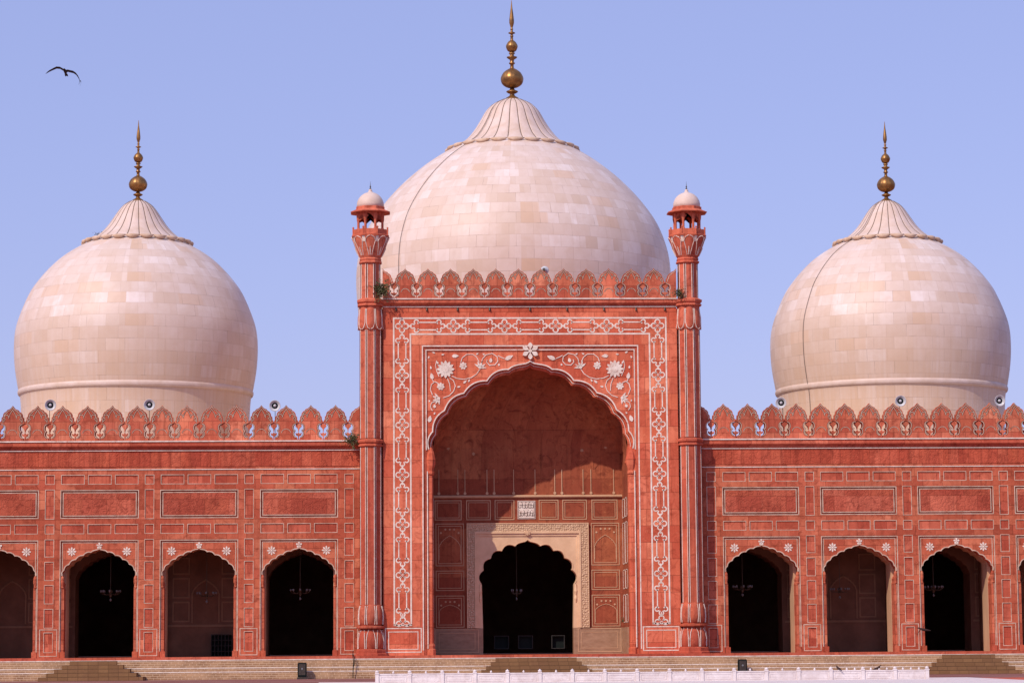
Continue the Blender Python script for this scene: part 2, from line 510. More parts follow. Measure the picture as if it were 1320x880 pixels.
def leaf2(bm, cx, cz, L, wd, ang, y0, y1):
    a = R(ang); d = (math.cos(a), math.sin(a)); q = (-d[1], d[0])
    pts = [(cx+d[0]*L*t+q[0]*s*wd, cz+d[1]*L*t+q[1]*s*wd) for t, s in ((-.5, 0), (-.25, .5), (.1, .5), (.5, .15), (.5, 0), (.1, -.45), (-.25, -.45))]
    prism(bm, pts, y0, y1)

# ------------------------------------------------------------------ cusped arches
CUSP = [(1, 0), (.962, .20), (.845, .44), (.655, .635), (.428, .775), (.214, .905), (0, 1)]
CUSP_W = [(1, 0), (.945, .21), (.81, .42), (.63, .60), (.43, .745), (.22, .865), (0, 1)]
CUSP_D = [(1, 0), (.955, .33), (.80, .60), (.56, .77), (.27, .88), (0, 1.03)]
def foils(w_, zs, h, cusps, bulge=.17, n=7):
    P = [(c[0]*w_, zs+c[1]*h) for c in cusps]
    out = [P[0]]
    for i in range(len(P)-1):
        a, b = Vector(P[i]), Vector(P[i+1])
        d = b-a; q = Vector((d.y, -d.x))            # outward (away from the opening)
        last = i == len(P)-2
        for k in range(1, n+1):
            t = k/n
            s = 4*t*(1-t)*bulge
            if last:      # the crown lifts into a small point
                p = None
                fx, fz = ((.10, .22), (.24, .40), (.42, .53), (.62, .62), (.80, .70), (.92, .84), (1, 1))[min(6, max(0, round(k*7/n)-1))]
                out.append((a.x+d.x*fx, a.y+d.y*fz))
                continue
            p = a+d*t+q*s
            out.append((p.x, p.y))
    return out        # right spring -> apex
def arch_outline(w_, zs, h, cusps, jw, zf, cap, bulge=.17, n=7):
    """right foot -> apex -> left foot"""
    right = [(jw, zf), (jw, zs-cap), (jw+(w_-jw)*.25, zs-cap*.82), (jw+(w_-jw)*.1, zs-cap*.62), (jw+(w_-jw)*.75, zs-cap*.3)] if cap else [(jw, zf)]
    right += foils(w_, zs, h, cusps, bulge, n)
    left = [(-x, z) for x, z in right[:-1]][::-1]
    return right+left
def arch_plate(bm, cx, x0, x1, zt, zf, outl, y0, y1):
    pts = [(x1, zf), (x1, zt), (x0, zt), (x0, zf)] + [(cx+x, z) for x, z in outl][::-1]
    prism(bm, pts, y0, y1)
def off(outl, d, zc):
    """push an arch outline away from its opening by d"""
    o = []
    n = len(outl)
    for i, (x, z) in enumerate(outl):
        a, c = outl[max(i-1, 0)], outl[min(i+1, n-1)]
        tx, tz = c[0]-a[0], c[1]-a[1]
        l = math.hypot(tx, tz) or 1
        nx, nz = tz/l, -tx/l
        o.append((x+nx*d, z+nz*d))
    return o

FL = 1.36          # floor level of the prayer hall
mosque = tag(empty('mosque'), 'red sandstone mosque with three pale marble domes and a tall cusped central portal', 'mosque')

# ------------------------------------------------------------------ ground
bm = bmesh.new()
for x0, x1, y0, y1 in ((-4000, 4000, -900, 6000),):
    v = [bm.verts.new(p) for p in ((x0,y0,0),(x1,y0,0),(x1,y1,0),(x0,y1,0))]; bm.faces.new(v)
struct(obj('ground', bm, 'ground'))
bm = bmesh.new(); box(bm, -12.3, 20.6, -60, -29.3, .0, .10)
struct(obj('pavement', bm, 'kerb'))
bm = bmesh.new(); box(bm, 20.604, 60, -44, -27.5, .0, .05); box(bm, -60, -12.304, -44, -29, .0, .03)
struct(obj('path', bm, 'moulding'))

# ------------------------------------------------------------------ plinth and stairs
PF = -2.2
bm = bmesh.new()
box(bm, -38, 38, PF, 40, 1.19, FL)
plinth = obj('plinth', bm, 'moulding', mosque)
bm = bmesh.new()
N = 5
for k in range(N):
    z1 = 1.186-k*1.186/N; z0 = z1-1.186/N
    box(bm, -38, 38, PF-.05-.06*k, 39.9, z0+.001, z1)
obj('stepped_base', bm, 'plinth', plinth)
bm = bmesh.new()
for k in (0, 2, 3):
    z1 = 1.186-k*1.186/N
    box(bm, -38, 38, PF-.06-.06*k, PF-.02-.06*k, z1-.045, z1+.012)
obj('marble_nosing', bm, 'line', plinth)
def staircase(cx, top, bot):
    bm = bmesh.new()
    n = 5
    for k in range(n):
        z1 = 1.17*(n-k)/n; z0 = 1.17*(n-k-1)/n
        hw = top/2+(bot-top)/2*k/(n-1)
        ins = .34*(k+1)
        box(bm, cx-hw, cx+hw, PF-.36-ins, PF-.31, z0, z1-.002*k)
    o = obj('staircase', bm, 'stair', plinth)
for cx, t, b_ in ((-26.5, 2.8, 6.2), (0.1, 4.9, 7.2), (26.5, 3.2, 5.8)): staircase(cx, t, b_)

# ------------------------------------------------------------------ arcade bays of the wings
PITCHX = 6.1
BC = [14.30, 20.42, 26.51, 32.62]
PX = [11.22, 17.37, 23.47, 29.55, 35.68]
W_OUT = arch_outline(2.27, 6.30, 1.66, CUSP_W, 2.12, FL, .72, .17)
W_FOIL = foils(2.27, 6.30, 1.66, CUSP_W, .17)
ZT = 13.0
def bay(s, k):
    cx = s*BC[k]
    # limits half way through the pilasters
    e0 = 10.35 if k == 0 else PX[k]
    e1 = PX[k+1] if k < 3 else 38
    x0, x1 = sorted((s*e0, s*e1))
    holes = []
    small = []
    for dx in (-1.645, 0.0, 1.645):
        for z0, z1 in ((11.94, 12.50), (8.91, 9.47)):
            small.append((cx+dx-.70, cx+dx+.70, z0, z1))
    big = (cx-2.37, cx+2.37, 9.86, 11.56)
    fr = (cx-2.37, cx+2.37, FL, 8.49)
    pil = []
    for p in ([PX[k], PX[k+1]]):
        p *= s
        for z0, z1 in ((11.94, 12.50), (9.81, 11.60), (8.91, 9.47), (7.50, 8.55), (6.07, 7.18), (4.65, 5.77), (3.18, 4.32), (1.69, 2.89)):
            pil.append((p-.27, p+.27, z0, z1))
    clip = lambda h: (max(h[0], x0), min(h[1], x1), h[2], h[3])
    pilc = [clip(h) for h in pil if h[1] > x0+.01 and h[0] < x1-.01]
    holes = small+[big, fr]+pilc
    bm = bmesh.new()
    grid_wall(bm, x0, x1, FL, ZT, holes, -.09, .12)
    root = obj('arcade_bay', fix(bm), 'wall', mosque)
    # tablets standing a little back in their grooves
    bm = bmesh.new()
    for h in small+pilc:
        box(bm, h[0]+.002, h[1]-.002, -.055, .10, h[2]+.002, h[3]-.002)
    obj('stone_tablet', bm, 'small', root)
    bm = bmesh.new()
    box(bm, big[0]+.002, big[1]-.002, .01, .10, big[2]+.002, big[3]-.002)
    box(bm, big[0]+.17, big[1]-.17, -.05, .008, big[2]+.17, big[3]-.17)
    obj('carved_panel', bm, 'panel', root)
    # spandrel plate with the cusped arch
    bm = bmesh.new()
    arch_plate(bm, cx, cx-2.365, cx+2.365, 8.485, FL, W_OUT, -.01, .42)
    obj('spandrel', fix(bm), 'wall', root)
    bm = bmesh.new()
    inner = [(x*1.012 if z > 6 else x, z if z < 6 else 6.3+(z-6.3)*1.03) for x, z in W_OUT]
    arch_plate(bm, cx, cx-2.365, cx+2.365, 8.48, FL, inner, .423, .9)
    obj('inner_arch_ring', fix(bm), 'wall', root)
    # deep pier behind in tan stone
    bm = bmesh.new()
    deep = [(min(abs(x)*.99, 2.1)*(1 if x > 0 else -1), z if z < 6 else 6.3+(z-6.3)*1.05) for x, z in W_OUT]
    arch_plate(bm, cx, x0, x1, ZT, FL, deep, .903, 2.5)
    obj('pier', fix(bm), 'tan', root)
    # white marble lines
    bm = bmesh.new()
    for h in small+pilc:
        if h[1]-h[0] < .3:      # half a pilaster tablet: open towards the neighbour bay
            xa, xb = h[0], h[1]
            if abs(xa-x0) < 1e-4: pts = [(xa, h[2]), (xb, h[2]), (xb, h[3]), (xa, h[3])]
            else: pts = [(xb, h[2]), (xa, h[2]), (xa, h[3]), (xb, h[3])]
            stroke(bm, pts, .036, -.10, -.04)
        else: rline(bm, *h, .036, -.10, -.04)
    rline(bm, *big, .05, -.102, -.05)
    rline(bm, big[0]+.14, big[1]-.14, big[2]+.14, big[3]-.14, .05, -.06, .008)
    stroke(bm, [(fr[0], FL+.35), (fr[0], fr[3]), (fr[1], fr[3]), (fr[1], FL+.35)], .05, -.102, -.05)
    e = .13
    stroke(bm, [(fr[0]+e, 6.3), (fr[0]+e, fr[3]-e), (fr[1]-e, fr[3]-e), (fr[1]-e, 6.3)], .045, -.024, -.005)
    stroke(bm, [(fr[0]+.07, FL+.35), (fr[0]+.07, 5.55)], .03, -.024, -.005)
    stroke(bm, [(fr[1]-.07, FL+.35), (fr[1]-.07, 5.55)], .03, -.024, -.005)
    full = W_FOIL+[(-x, z) for x, z in W_FOIL[:-1]][::-1]
    stroke(bm, [(cx+x, z+.045) for x, z in full], .06, -.05, -.005)
    # base panels of the pilasters
    for p in (s*PX[k], s*PX[k+1]):
        xa, xb = max(p-.52, x0), min(p+.52, x1)
        if xb-xa < .1: continue
        if xa > p-.51: pts = [(xa, 1.47), (xb, 1.47), (xb, 3.07), (xa, 3.07)]
        elif xb < p+.51: pts = [(xb, 1.47), (xa, 1.47), (xa, 3.07), (xb, 3.07)]
        else: pts = None
        if pts: stroke(bm, pts, .05, -.104, -.05)
        else: rline(bm, xa, xb, 1.47, 3.07, .05, -.104, -.05)
    obj('marble_inlay', fix(bm), 'line_worn', root)
    for dx in (-1.68, 1.68):
        bm = bmesh.new(); rosette(bm, cx+dx, 7.82, .29, 8, -.035, -.005, .46, .2, 90)
        obj('rosette', fix(bm), 'line', root)
    bm = bmesh.new()
    rosette(bm, cx, 8.17, .2, 5, -.04, -.005, .5, .2, 90)
    stroke(bm, [(cx, 7.98), (cx, 8.1)], .05, -.04, -.005)
    obj('keystone_flower', fix(bm), 'line', root)
    # little engaged shafts with foot and capital blocks
    for sx in (-1, 1):
        bm = bmesh.new()
        xx = cx+sx*2.2
        box(bm, xx-.14, xx+.17, -.13, .06, FL, FL+.36)
        tube(bm, [(xx+sx*.03, .03, FL+.36), (xx+sx*.03, .03, 5.58)], .06, 10)
        lathe(bm, [(.06, 5.55), (.10, 5.62), (.08, 5.7), (.12, 5.95), (.11, 6.2), (.05, 6.34)], 12, (xx+sx*.03, .02))
        obj('colonnette', bm, 'wall', root)
    return root
for s in (-1, 1):
    for k in range(4): bay(s, k)

# ------------------------------------------------------------------ cresting
def merlon_pts(s, h):
    """half outline of one merlon, from its foot at the neighbour's edge up to the tip"""
    k = s/1.405; q = h/1.85
    half = [(.7025, 0), (.7025, .06), (.635, .06), (.625, .17), (.54, .19), (.475, .27), (.455, .38), (.475, .47), (.53, .52), (.445, .57),
            (.425, .68), (.44, .78), (.50, .86), (.60, .90), (.70, .96), (.675, 1.04), (.62, 1.10), (.61, 1.25), (.54, 1.31), (.525, 1.43), (.445, 1.53), (.36, 1.56),
            (.30, 1.65), (.20, 1.68), (.13, 1.72), (.05, 1.80), (0, 1.87)]
    return [(x*k, z*q) for x, z in half]
def merlon_mesh(s, h, y0, y1):
    hp = merlon_pts(s, h)
    bm = bmesh.new()
    prism(bm, hp+[(-x, z) for x, z in hp[:-1]][::-1], y0, y1)
    k = s/1.405; q = h/1.85
    st = bmesh.new()
    ya, yb = y0-.012, y0
    crown = [(x*.885, z-.075) for x, z in [(p[0], p[1]) for p in hp if p[1] > 1.05*q]]
    side = [(x-.05, z) for x, z in hp if .12*q < z < .93*q]
    dk = bmesh.new()
    for m_ in (1, -1):
        for c_, w_ in ((crown, .032), (circ(.34*k, 1.27*q, .14, -70, 215, 9), .03), ([(.56*k, .97*q), (.50*k, 1.06*q), (.42*k, 1.13*q)], .03),
                       ([(.20*k, 1.28*q), (.15*k, 1.42*q), (.06*k, 1.56*q), (0, 1.66*q)], .026), (side, .036)):
            cc = [(m_*x, z) for x, z in c_]
            stroke(st, cc, w_, ya, yb)
            stroke(dk, cc, w_+.055, ya+.006, yb)
    a_ = circ(0, .36*q, .27*k, 10, 170, 10)
    stroke(st, a_, .028, ya, yb); stroke(dk, a_, .06, ya+.006, yb)
    return fix(bm), fix(st), fix(dk)
def crest(par, xs, zb, s, h, yf, th, clipx=None):
    proto = None
    for i, x in enumerate(xs):
        if proto is None:
            a, b, c = merlon_mesh(s, h, 0, th)
            proto = obj('merlon', a, 'merlon', par)
            obj('merlon_inlay', b, 'line_worn', proto)
            obj('merlon_groove', c, 'groove', proto)
            o = proto
        else: o = copy_tree(proto, par)
        o.location = (x, yf, zb)
def half_merlon(par, x, sgn, zb, s, h, yf, th):
    hp = merlon_pts(s, h)
    bm = bmesh.new()
    prism(bm, [(sgn*p[0], p[1]) for p in hp]+[(0, 0)], 0, th)
    o = obj('half_merlon', fix(bm), 'merlon', par); o.location = (x, yf, zb)
    st = bmesh.new()
    q = h/1.85
    stroke(st, [(sgn*x_*.88, z-.075) for x_, z in hp if z > 1.05*q], .04, -.012, 0)
    stroke(st, [(sgn*(x_-.055), z) for x_, z in hp if .12*q < z < .97*q], .045, -.012, 0)
    obj('merlon_inlay', fix(st), 'line_worn', o)
def pendants(par, xs, zb, h, yf, th):
    q = h/1.85
    first = None
    for x in xs:
        if first is None:
            bm = bmesh.new()
            prism(bm, [(px_, pz*q) for px_, pz in ((-.04, .97), (-.06, .88), (-.17, .86), (-.19, .76), (-.12, .70), (-.03, .60), (-.03, .50), (.03, .50), (.03, .60), (.12, .70), (.19, .76), (.17, .86), (.06, .88), (.04, .97))], .05, th-.1)
            prism(bm, [(px_, pz*q) for px_, pz in ((-.03, .06), (-.03, .24), (-.16, .30), (-.19, .42), (-.08, .36), (0, .46), (.08, .36), (.19, .42), (.16, .30), (.03, .24), (.03, .06))], .05, th-.1)
            first = obj('pierced_pendant', fix(bm), 'merlon', par); o = first
        else:
            o = first.copy(); COL.objects.link(o); o.parent = par
        o.location = (x, yf, zb)

def mould(bm, x0, x1, prof, yb):
    """horizontal moulding; prof = [(depth in front, z)] outline, closed on yb"""
    pts = [(-d, z) for d, z in prof]
    L = [bm.verts.new((x0, y, z)) for y, z in pts]+[bm.verts.new((x0, yb, prof[-1][1])), bm.verts.new((x0, yb, prof[0][1]))]
    Rr = [bm.verts.new((x1, v.co.y, v.co.z)) for v in L]
    n = len(L)
    for i in range(n): bm.faces.new((L[i], L[(i+1) % n], Rr[(i+1) % n], Rr[i]))
    bm.faces.new(L); bm.faces.new(Rr[::-1])

for s in (-1, 1):
    x0, x1 = sorted((s*10.35, s*38))
    bm = bmesh.new()
    box(bm, x0, x1, -.12, .5, ZT, 13.93)                       # frieze band
    cor = obj('arcade_cornice', bm, 'frieze', mosque)
    bm = bmesh.new()
    mould(bm, x0, x1, [(.13, 13.933), (.17, 13.95), (.17, 14.02), (.22, 14.06), (.24, 14.10), (.24, 14.15), (.36, 14.2), (.40, 14.26), (.40, 14.40), (.33, 14.44), (.33, 14.56)], .6)
    obj('cornice_moulding', fix(bm), 'moulding', cor)
    bm = bmesh.new()
    box(bm, x0, x1, -.42, -.30, 14.50, 14.575)
    box(bm, x0, x1, -.19, -.16, 13.955, 14.005)
    box(bm, x0, x1, -.135, -.11, 12.80, 12.85)
    obj('marble_line', bm, 'line', cor)
    SW = 1.525
    xs = [s*(12.05+SW*k) for k in range(17)]
    crest(cor, xs, 14.57, SW, 2.18, -.22, .45)
    half_merlon(cor, s*(12.05-SW), s, 14.57, SW, 2.18, -.22, .45)
    pendants(cor, [s*(12.05+SW*(k-.5)) for k in range(17)], 14.57, 2.18, -.22, .45)

# ------------------------------------------------------------------ roof and inner hall
bm = bmesh.new()
box(bm, -38, -9.3, .5, 39.9, 14.0, 14.25); box(bm, 9.3, 38, .5, 39.9, 14.0, 14.25)
box(bm, -9.29, 9.29, 6.5, 39.9, 14.0, 14.25)
box(bm, -38, 38, 39.5, 39.9, FL+.01, 13.99)
box(bm, -38, -37.6, 2.51, 39.49, FL+.01, 13.99); box(bm, 37.6, 38, 2.51, 39.49, FL+.01, 13.99)
obj('hall_shell', bm, 'inner', mosque)
bm = bmesh.new()
box(bm, -37.9, -9.3, .55, 39.8, 14.254, 14.30); box(bm, 9.3, 37.9, .55, 39.8, 14.254, 14.30); box(bm, -9.29, 9.29, 6.5, 39.8, 14.254, 14.30)
obj('roof', bm, 'roof_bounce', mosque)  # added pale layer, throws sunlight back at the lower dome shells
# second row of the arcade: open in the first and third bays, blind and panelled in the others
for s in (-1, 1):
    for k in range(4):
        cx = s*BC[k]
        x0, x1 = sorted((s*(9.6 if k == 0 else PX[k]), s*(PX[k+1] if k < 3 else 37.5)))
        bm = bmesh.new()
        if k in (0, 2):
            ol = arch_outline(2.15, 6.2, 1.7, CUSP_W, 2.15, FL, 0, .15)
            arch_plate(bm, cx, x0, x1, 11, FL, ol, 6.2, 8.2)
        else: box(bm, x0, x1, 6.2, 8.2, FL, 11)
        iw = obj('inner_wall', fix(bm), 'inner', mosque)
        bm = bmesh.new()
        if k in (1, 3):
            for dx in (-1.55, 1.55):
                for z0, z1 in ((3.6, 4.8), (5.1, 6.3), (6.6, 7.6)): rline(bm, cx+dx-.5, cx+dx+.5, z0, z1, .09, 6.15, 6.2)
            ol = arch_outline(.85, 5.2, 1.0, CUSP_W, .85, 3.5, 0, .15)
            stroke(bm, [(cx+x, z) for x, z in ol], .09, 6.13, 6.2)
            box(bm, x0, x1, 6.12, 6.2, 3.25, 3.38)
        else:
            for p in (PX[k]*s, PX[k+1]*s):
                for z0, z1 in ((3.6, 4.8), (5.1, 6.3), (6.6, 7.6)):
                    a, b_ = max(p-.55, x0+.1), min(p+.55, x1-.1)
                    if b_-a > .3: rline(bm, a, b_, z0, z1, .08, 6.15, 6.2)
            box(bm, x0, cx-2.3, 6.12, 6.2, 3.25, 3.38); box(bm, cx+2.3, x1, 6.12, 6.2, 3.25, 3.38)
        obj('wall_moulding', fix(bm), 'inner_line', iw)
bm = bmesh.new()
box(bm, -37.5, -9.6, 2.51, 6.19, 9.3, 9.6); box(bm, 9.6, 37.5, 2.51, 6.19, 9.3, 9.6)
# cross walls between the bays, pierced low
for s in (-1, 1):
    for p in PX[1:4]:
        box(bm, s*p-.35, s*p+.35, 2.51, 3.2, FL, 9.29); box(bm, s*p-.35, s*p+.35, 5.4, 6.19, FL, 9.29)
obj('aisle_ceiling', bm, 'inner', mosque)

# ------------------------------------------------------------------ central portal
YF = -.9
PW = 9.13
A1 = arch_outline(6.27, 13.9, 5.45, CUSP, 6.12, FL, 1.25, .15, 9)
A1f = foils(6.27, 13.9, 5.45, CUSP, .15, 9)
bm = bmesh.new()
grid_wall(bm, -PW, PW, FL, 22.8, [(-6.62, 6.62, FL, 20.28)], YF, YF+.14)
# stepped frame round the spandrel
for i, (d, y) in enumerate(((0, YF+.05), (.1, YF+.1))):
    pass
portal = obj('portal_wall', fix(bm), 'portal', mosque)
bm = bmesh.new()
grid_wall(bm, -6.62, 6.62, FL, 20.28, [(-6.50, 6.50, FL, 20.16)], YF+.07, YF+.2)
obj('frame_moulding', fix(bm), 'moulding', portal)
bm = bmesh.new()
box(bm, -PW, -6.6, YF+.141, 6.4, FL, 22.8); box(bm, 6.6, PW, YF+.141, 6.4, FL, 22.8)
box(bm, -6.6, 6.6, YF+.3, 6.4, 20.3, 22.8)
box(bm, -6.6, 6.6, 4.9, 6.4, 14.6, 20.3)
obj('portal_body', bm, 'portal', portal)
bm = bmesh.new()
arch_plate(bm, 0, -6.61, 6.61, 20.27, FL, A1, YF+.13, YF+.36)
obj('spandrel', fix(bm), 'portal', portal)
# receding scalloped mouldings of the arch
for i, (sc_, dz, ya, yb) in enumerate(((.982, .10, YF+.362, YF+.60), (.955, .26, YF+.602, YF+.95))):
    ol = [(x*sc_ if z > 13 else x*(1-(1-sc_)*.3), z if z < 13.8 else 13.9+(z-13.9)*(5.45-dz)/5.45) for x, z in A1]
    bm = bmesh.new(); arch_plate(bm, 0, -6.61, 6.61, 20.2, FL, ol, ya, yb)
    obj('arch_moulding', fix(bm), 'portal', portal)
    if i == 1: ALAST = ol
# niche: side walls, back wall with the doorway, quarter vault
NB_ = 4.0
DW, DZS, DH = 2.92, 5.75, 2.72
D1 = arch_outline(DW, DZS, DH, CUSP_D, 2.86, FL, 0, .26, 8)
bm = bmesh.new()
arch_plate(bm, 0, -6.25, 6.25, 14.4, FL, [(x*1.02, z+.03) for x, z in D1], NB_, NB_+.85)
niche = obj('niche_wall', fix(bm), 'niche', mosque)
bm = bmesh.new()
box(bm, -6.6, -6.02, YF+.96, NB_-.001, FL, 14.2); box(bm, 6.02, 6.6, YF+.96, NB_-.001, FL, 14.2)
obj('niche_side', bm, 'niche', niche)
# quarter vault with a net of shallow facets
bm = bmesh.new()
prof = foils(6.05, 13.95, 5.75, [(1, 0), (.93, .35), (.74, .62), (.45, .84), (0, 1)], .02, 8)
prof = prof+[(-x, z) for x, z in prof[:-1]][::-1]
NV = 16
rows = []
for j in range(NV+1):
    t = j/NV; y = YF+.9+(NB_-YF-.9)*math.sin(t*PI/2); f_ = math.cos(t*PI/2)
    row = []
    for i, (x, z) in enumerate(prof):
        rel = .10*(abs(((i*.5+j*.5) % 2)-1)+abs(((i*.5-j*.5) % 2)-1)-1)
        row.append(bm.verts.new((x*(1-.02*t), y, 13.95+(z-13.95)*f_+(rel*f_))))
    rows.append(row)
for a, b_ in zip(rows, rows[1:]):
    for i in range(len(a)-1): bm.faces.new((a[i], a[i+1], b_[i+1], b_[i]))
obj('vault', bm, 'niche', niche)
# row of little arches under the vault
bm = bmesh.new()
for k in range(7):
    cx = -5.1+1.7*k
    pts = [(cx-.82, 14.3), (cx-.82, 13.0)]+[(cx+.62*math.cos(R(a)), 13.25+.75*math.sin(R(a))*(1 if a != 90 else 1.12)) for a in (180, 160, 140, 120, 100, 90, 80, 60, 40, 20, 0)]+[(cx+.82, 13.0), (cx+.82, 14.3)]
    prism(bm, pts, NB_-.03, NB_-.002)
obj('arch_frieze', fix(bm), 'niche', niche)
bm = bmesh.new()
for x, z in ((-5.0, 14.35), (5.0, 14.4), (-3.4, 14.0), (3.5, 14.2)):
    rosette(bm, x, z, .11, 6, NB_-.06, NB_-.02, .5, .3)
obj('star_boss', fix(bm), 'tan', niche)
bm = bmesh.new()
YB0, YB1 = NB_-.03, NB_-.001
mould(bm, -6.02, 6.02, [(-NB_+.10, 11.2), (-NB_+.16, 11.26), (-NB_+.16, 11.34), (-NB_+.1, 11.38)], NB_-.001)
obj('string_course', fix(bm), 'tan', niche)
bm = bmesh.new()
for x in (-5.6, -4.4, -3.95, -2.55, -2.1, -.86, .5, 1.75, 2.2, 3.55, 4.05, 5.5):
    box(bm, x-.022, x+.022, NB_-.04, NB_-.001, 11.4, 13.0)
    prism(bm, circ(x, 11.5, .09, 0, 324, 9), NB_-.05, NB_-.001)
obj('wall_shaft', fix(bm), 'tan', niche)
bm = bmesh.new()
for x0, x1 in ((-5.85, -4.2), (-3.85, -2.35), (-2.05, -.85), (.75, 1.95), (2.25, 3.75), (4.1, 5.7)):
    rline(bm, x0, x1, 9.84, 11.05, .05, YB0, YB1); rline(bm, x0+.13, x1-.13, 9.97, 10.92, .03, YB0, YB1)
for s in (-1, 1):
    x0, x1 = sorted((s*4.05, s*5.8))
    for z0, z1 in ((6.95, 9.58), (5.40, 6.62), (3.1, 5.05)):
        rline(bm, x0, x1, z0, z1, .045, YB0, YB1); rline(bm, x0+.16, x1-.16, z0+.14, z1-.14, .035, YB0, YB1)
    cxx = (x0+x1)/2
    for zz, hh, ztop in ((8.0, .85, 9.45), (4.05, .45, 4.9)):
        ol = arch_outline(.68, zz, hh, CUSP_W, .68, zz-.7, 0, .15, 4)
        stroke(bm, [(cxx+x, z) for x, z in ol], .03, YB0, YB1)
        for k in range(5):
            prism(bm, circ(cxx-.56+.28*k, ztop-.22-(.22 if k in (0, 4) else 0), .065, 0, 315, 7), YB0, YB1)
obj('niche_inlay', fix(bm), 'tan', niche)
# side walls of the niche: framed panels in relief
for s in (-1, 1):
    bm = bmesh.new()
    for y0, y1 in ((.5, 1.9), (2.2, 3.7)):
        for z0, z1 in ((3.3, 5.05), (5.4, 6.6), (6.95, 9.55), (9.85, 11.05)):
            xa = s*6.02-(.02 if s > 0 else 0); xb = xa+.02
            for a, b_, c, d in ((y0, y1, z0, z0+.05), (y0, y1, z1-.05, z1), (y0, y0+.05, z0, z1), (y1-.05, y1, z0, z1)):
                box(bm, xa, xb, a, b_, c, d)
    obj('side_inlay', bm, 'line', niche)
# dado of veined stone
for s in (-1, 1):
    bm = bmesh.new()
    x0, x1 = sorted((s*2.98, s*6.019))
    box(bm, x0, x1, NB_-.10, NB_-.002, FL, 3.0)
    a, b_ = sorted((s*6.018, s*5.93)); box(bm, a, b_, YF+.97, NB_-.101, FL, 3.0)
    obj('dado', bm, 'dado', niche)
    bm = bmesh.new()
    x0, x1 = sorted((s*3.15, s*5.85))
    rline(bm, x0, x1, 1.5, 2.93, .045, NB_-.125, NB_-.10)
    rline(bm, x0+.22, x1-.22, 1.72, 2.72, .035, NB_-.12, NB_-.10)
    obj('dado_moulding', fix(bm), 'tan', niche)
# inscription tablet
bm = bmesh.new()
box(bm, -.62, .50, NB_-.05, NB_-.002, 9.87, 11.02)
tabl = obj('inscription_tablet', bm, 'line', niche)
bm = bmesh.new()
ys0, ys1 = NB_-.062, NB_-.048
rline(bm, -.57, .45, 9.92, 10.97, .025, ys0, ys1)
for row, z in ((0, 10.55), (1, 10.05)):
    for k, (x, kind) in enumerate(((-.48, 'b'), (-.33, 'v'), (-.20, 'l'), (-.06, 'b'), (.08, 'v'), (.17, 'l'), (.30, 'b'), (.38, 'v'))):
        if row: kind = {'b': 'l', 'v': 'b', 'l': 'v'}[kind]
        if kind == 'v': stroke(bm, [(x, z), (x+.01, z+.32)], .035, ys0, ys1)
        elif kind == 'l': stroke(bm, [(x-.07, z+.05), (x-.03, z), (x+.05, z+.01), (x+.06, z+.3)], .032, ys0, ys1)
        else: stroke(bm, circ(x, z+.09, .075, 150, 400, 8), .032, ys0, ys1)
        if (k+row) % 2: prism(bm, circ(x-.03, z+.37, .025, 0, 300, 5), ys0, ys1)
    stroke(bm, [(-.5, z+.2), (-.2, z+.17), (.05, z+.23), (.38, z+.18)], .028, ys0, ys1)
obj('inscription', fix(bm), 'script', tabl) if False else obj('inscription', fix(bm), 'script', niche)

# marble doorway
bm = bmesh.new()
arch_plate(bm, 0, -3.12, 3.12, 8.80, FL+1.65, [(x, max(z, FL+1.65)) for x, z in D1], NB_-.06, NB_+.86)
door = obj('marble_doorway', fix(bm), 'door_marble', mosque)
bm = bmesh.new()
for s in (-1, 1):
    a, b_ = sorted((s*2.86, s*2.98)); box(bm, a, b_, NB_-.11, NB_+.86, FL, FL+1.649)
obj('jamb_foot', bm, 'dado', door)
bm = bmesh.new()
grid_wall(bm, -3.82, 3.82, 3.02, 9.55, [(-3.36, 3.36, 3.02, 9.08)], NB_-.16, NB_-.003)
obj('carved_band', fix(bm), 'carved', door)
bm = bmesh.new()
grid_wall(bm, -3.36, 3.36, 3.02, 9.08, [(-3.24, 3.24, 3.02, 8.95)], NB_-.20, NB_-.003)
grid_wall(bm, -3.24, 3.24, 3.02, 8.95, [(-3.11, 3.11, 3.02, 8.79)], NB_-.12, NB_-.003)
grid_wall(bm, -3.86, 3.86, 3.02, 9.61, [(-3.822, 3.822, 3.02, 9.552)], NB_-.19, NB_-.003)
obj('frame_moulding', fix(bm), 'door_marble', door)
bm = bmesh.new()
df = foils(DW, DZS, DH, CUSP_D, .26, 8); df = df+[(-x, z) for x, z in df[:-1]][::-1]
stroke(bm, [(x*1.012, z+.03) for x, z in df], .045, NB_-.085, NB_-.058)
rosette(bm, 0, 8.98, .17, 6, NB_-.25, NB_-.2, .5, .3)
for s in (-1, 1):
    lathe(bm, [(.03, 4.6), (.10, 4.85), (.06, 5.05), (.12, 5.3), (.05, 5.75)], 10, (s*3.02, NB_-.07))
obj('arch_rim', fix(bm), 'door_marble', door)

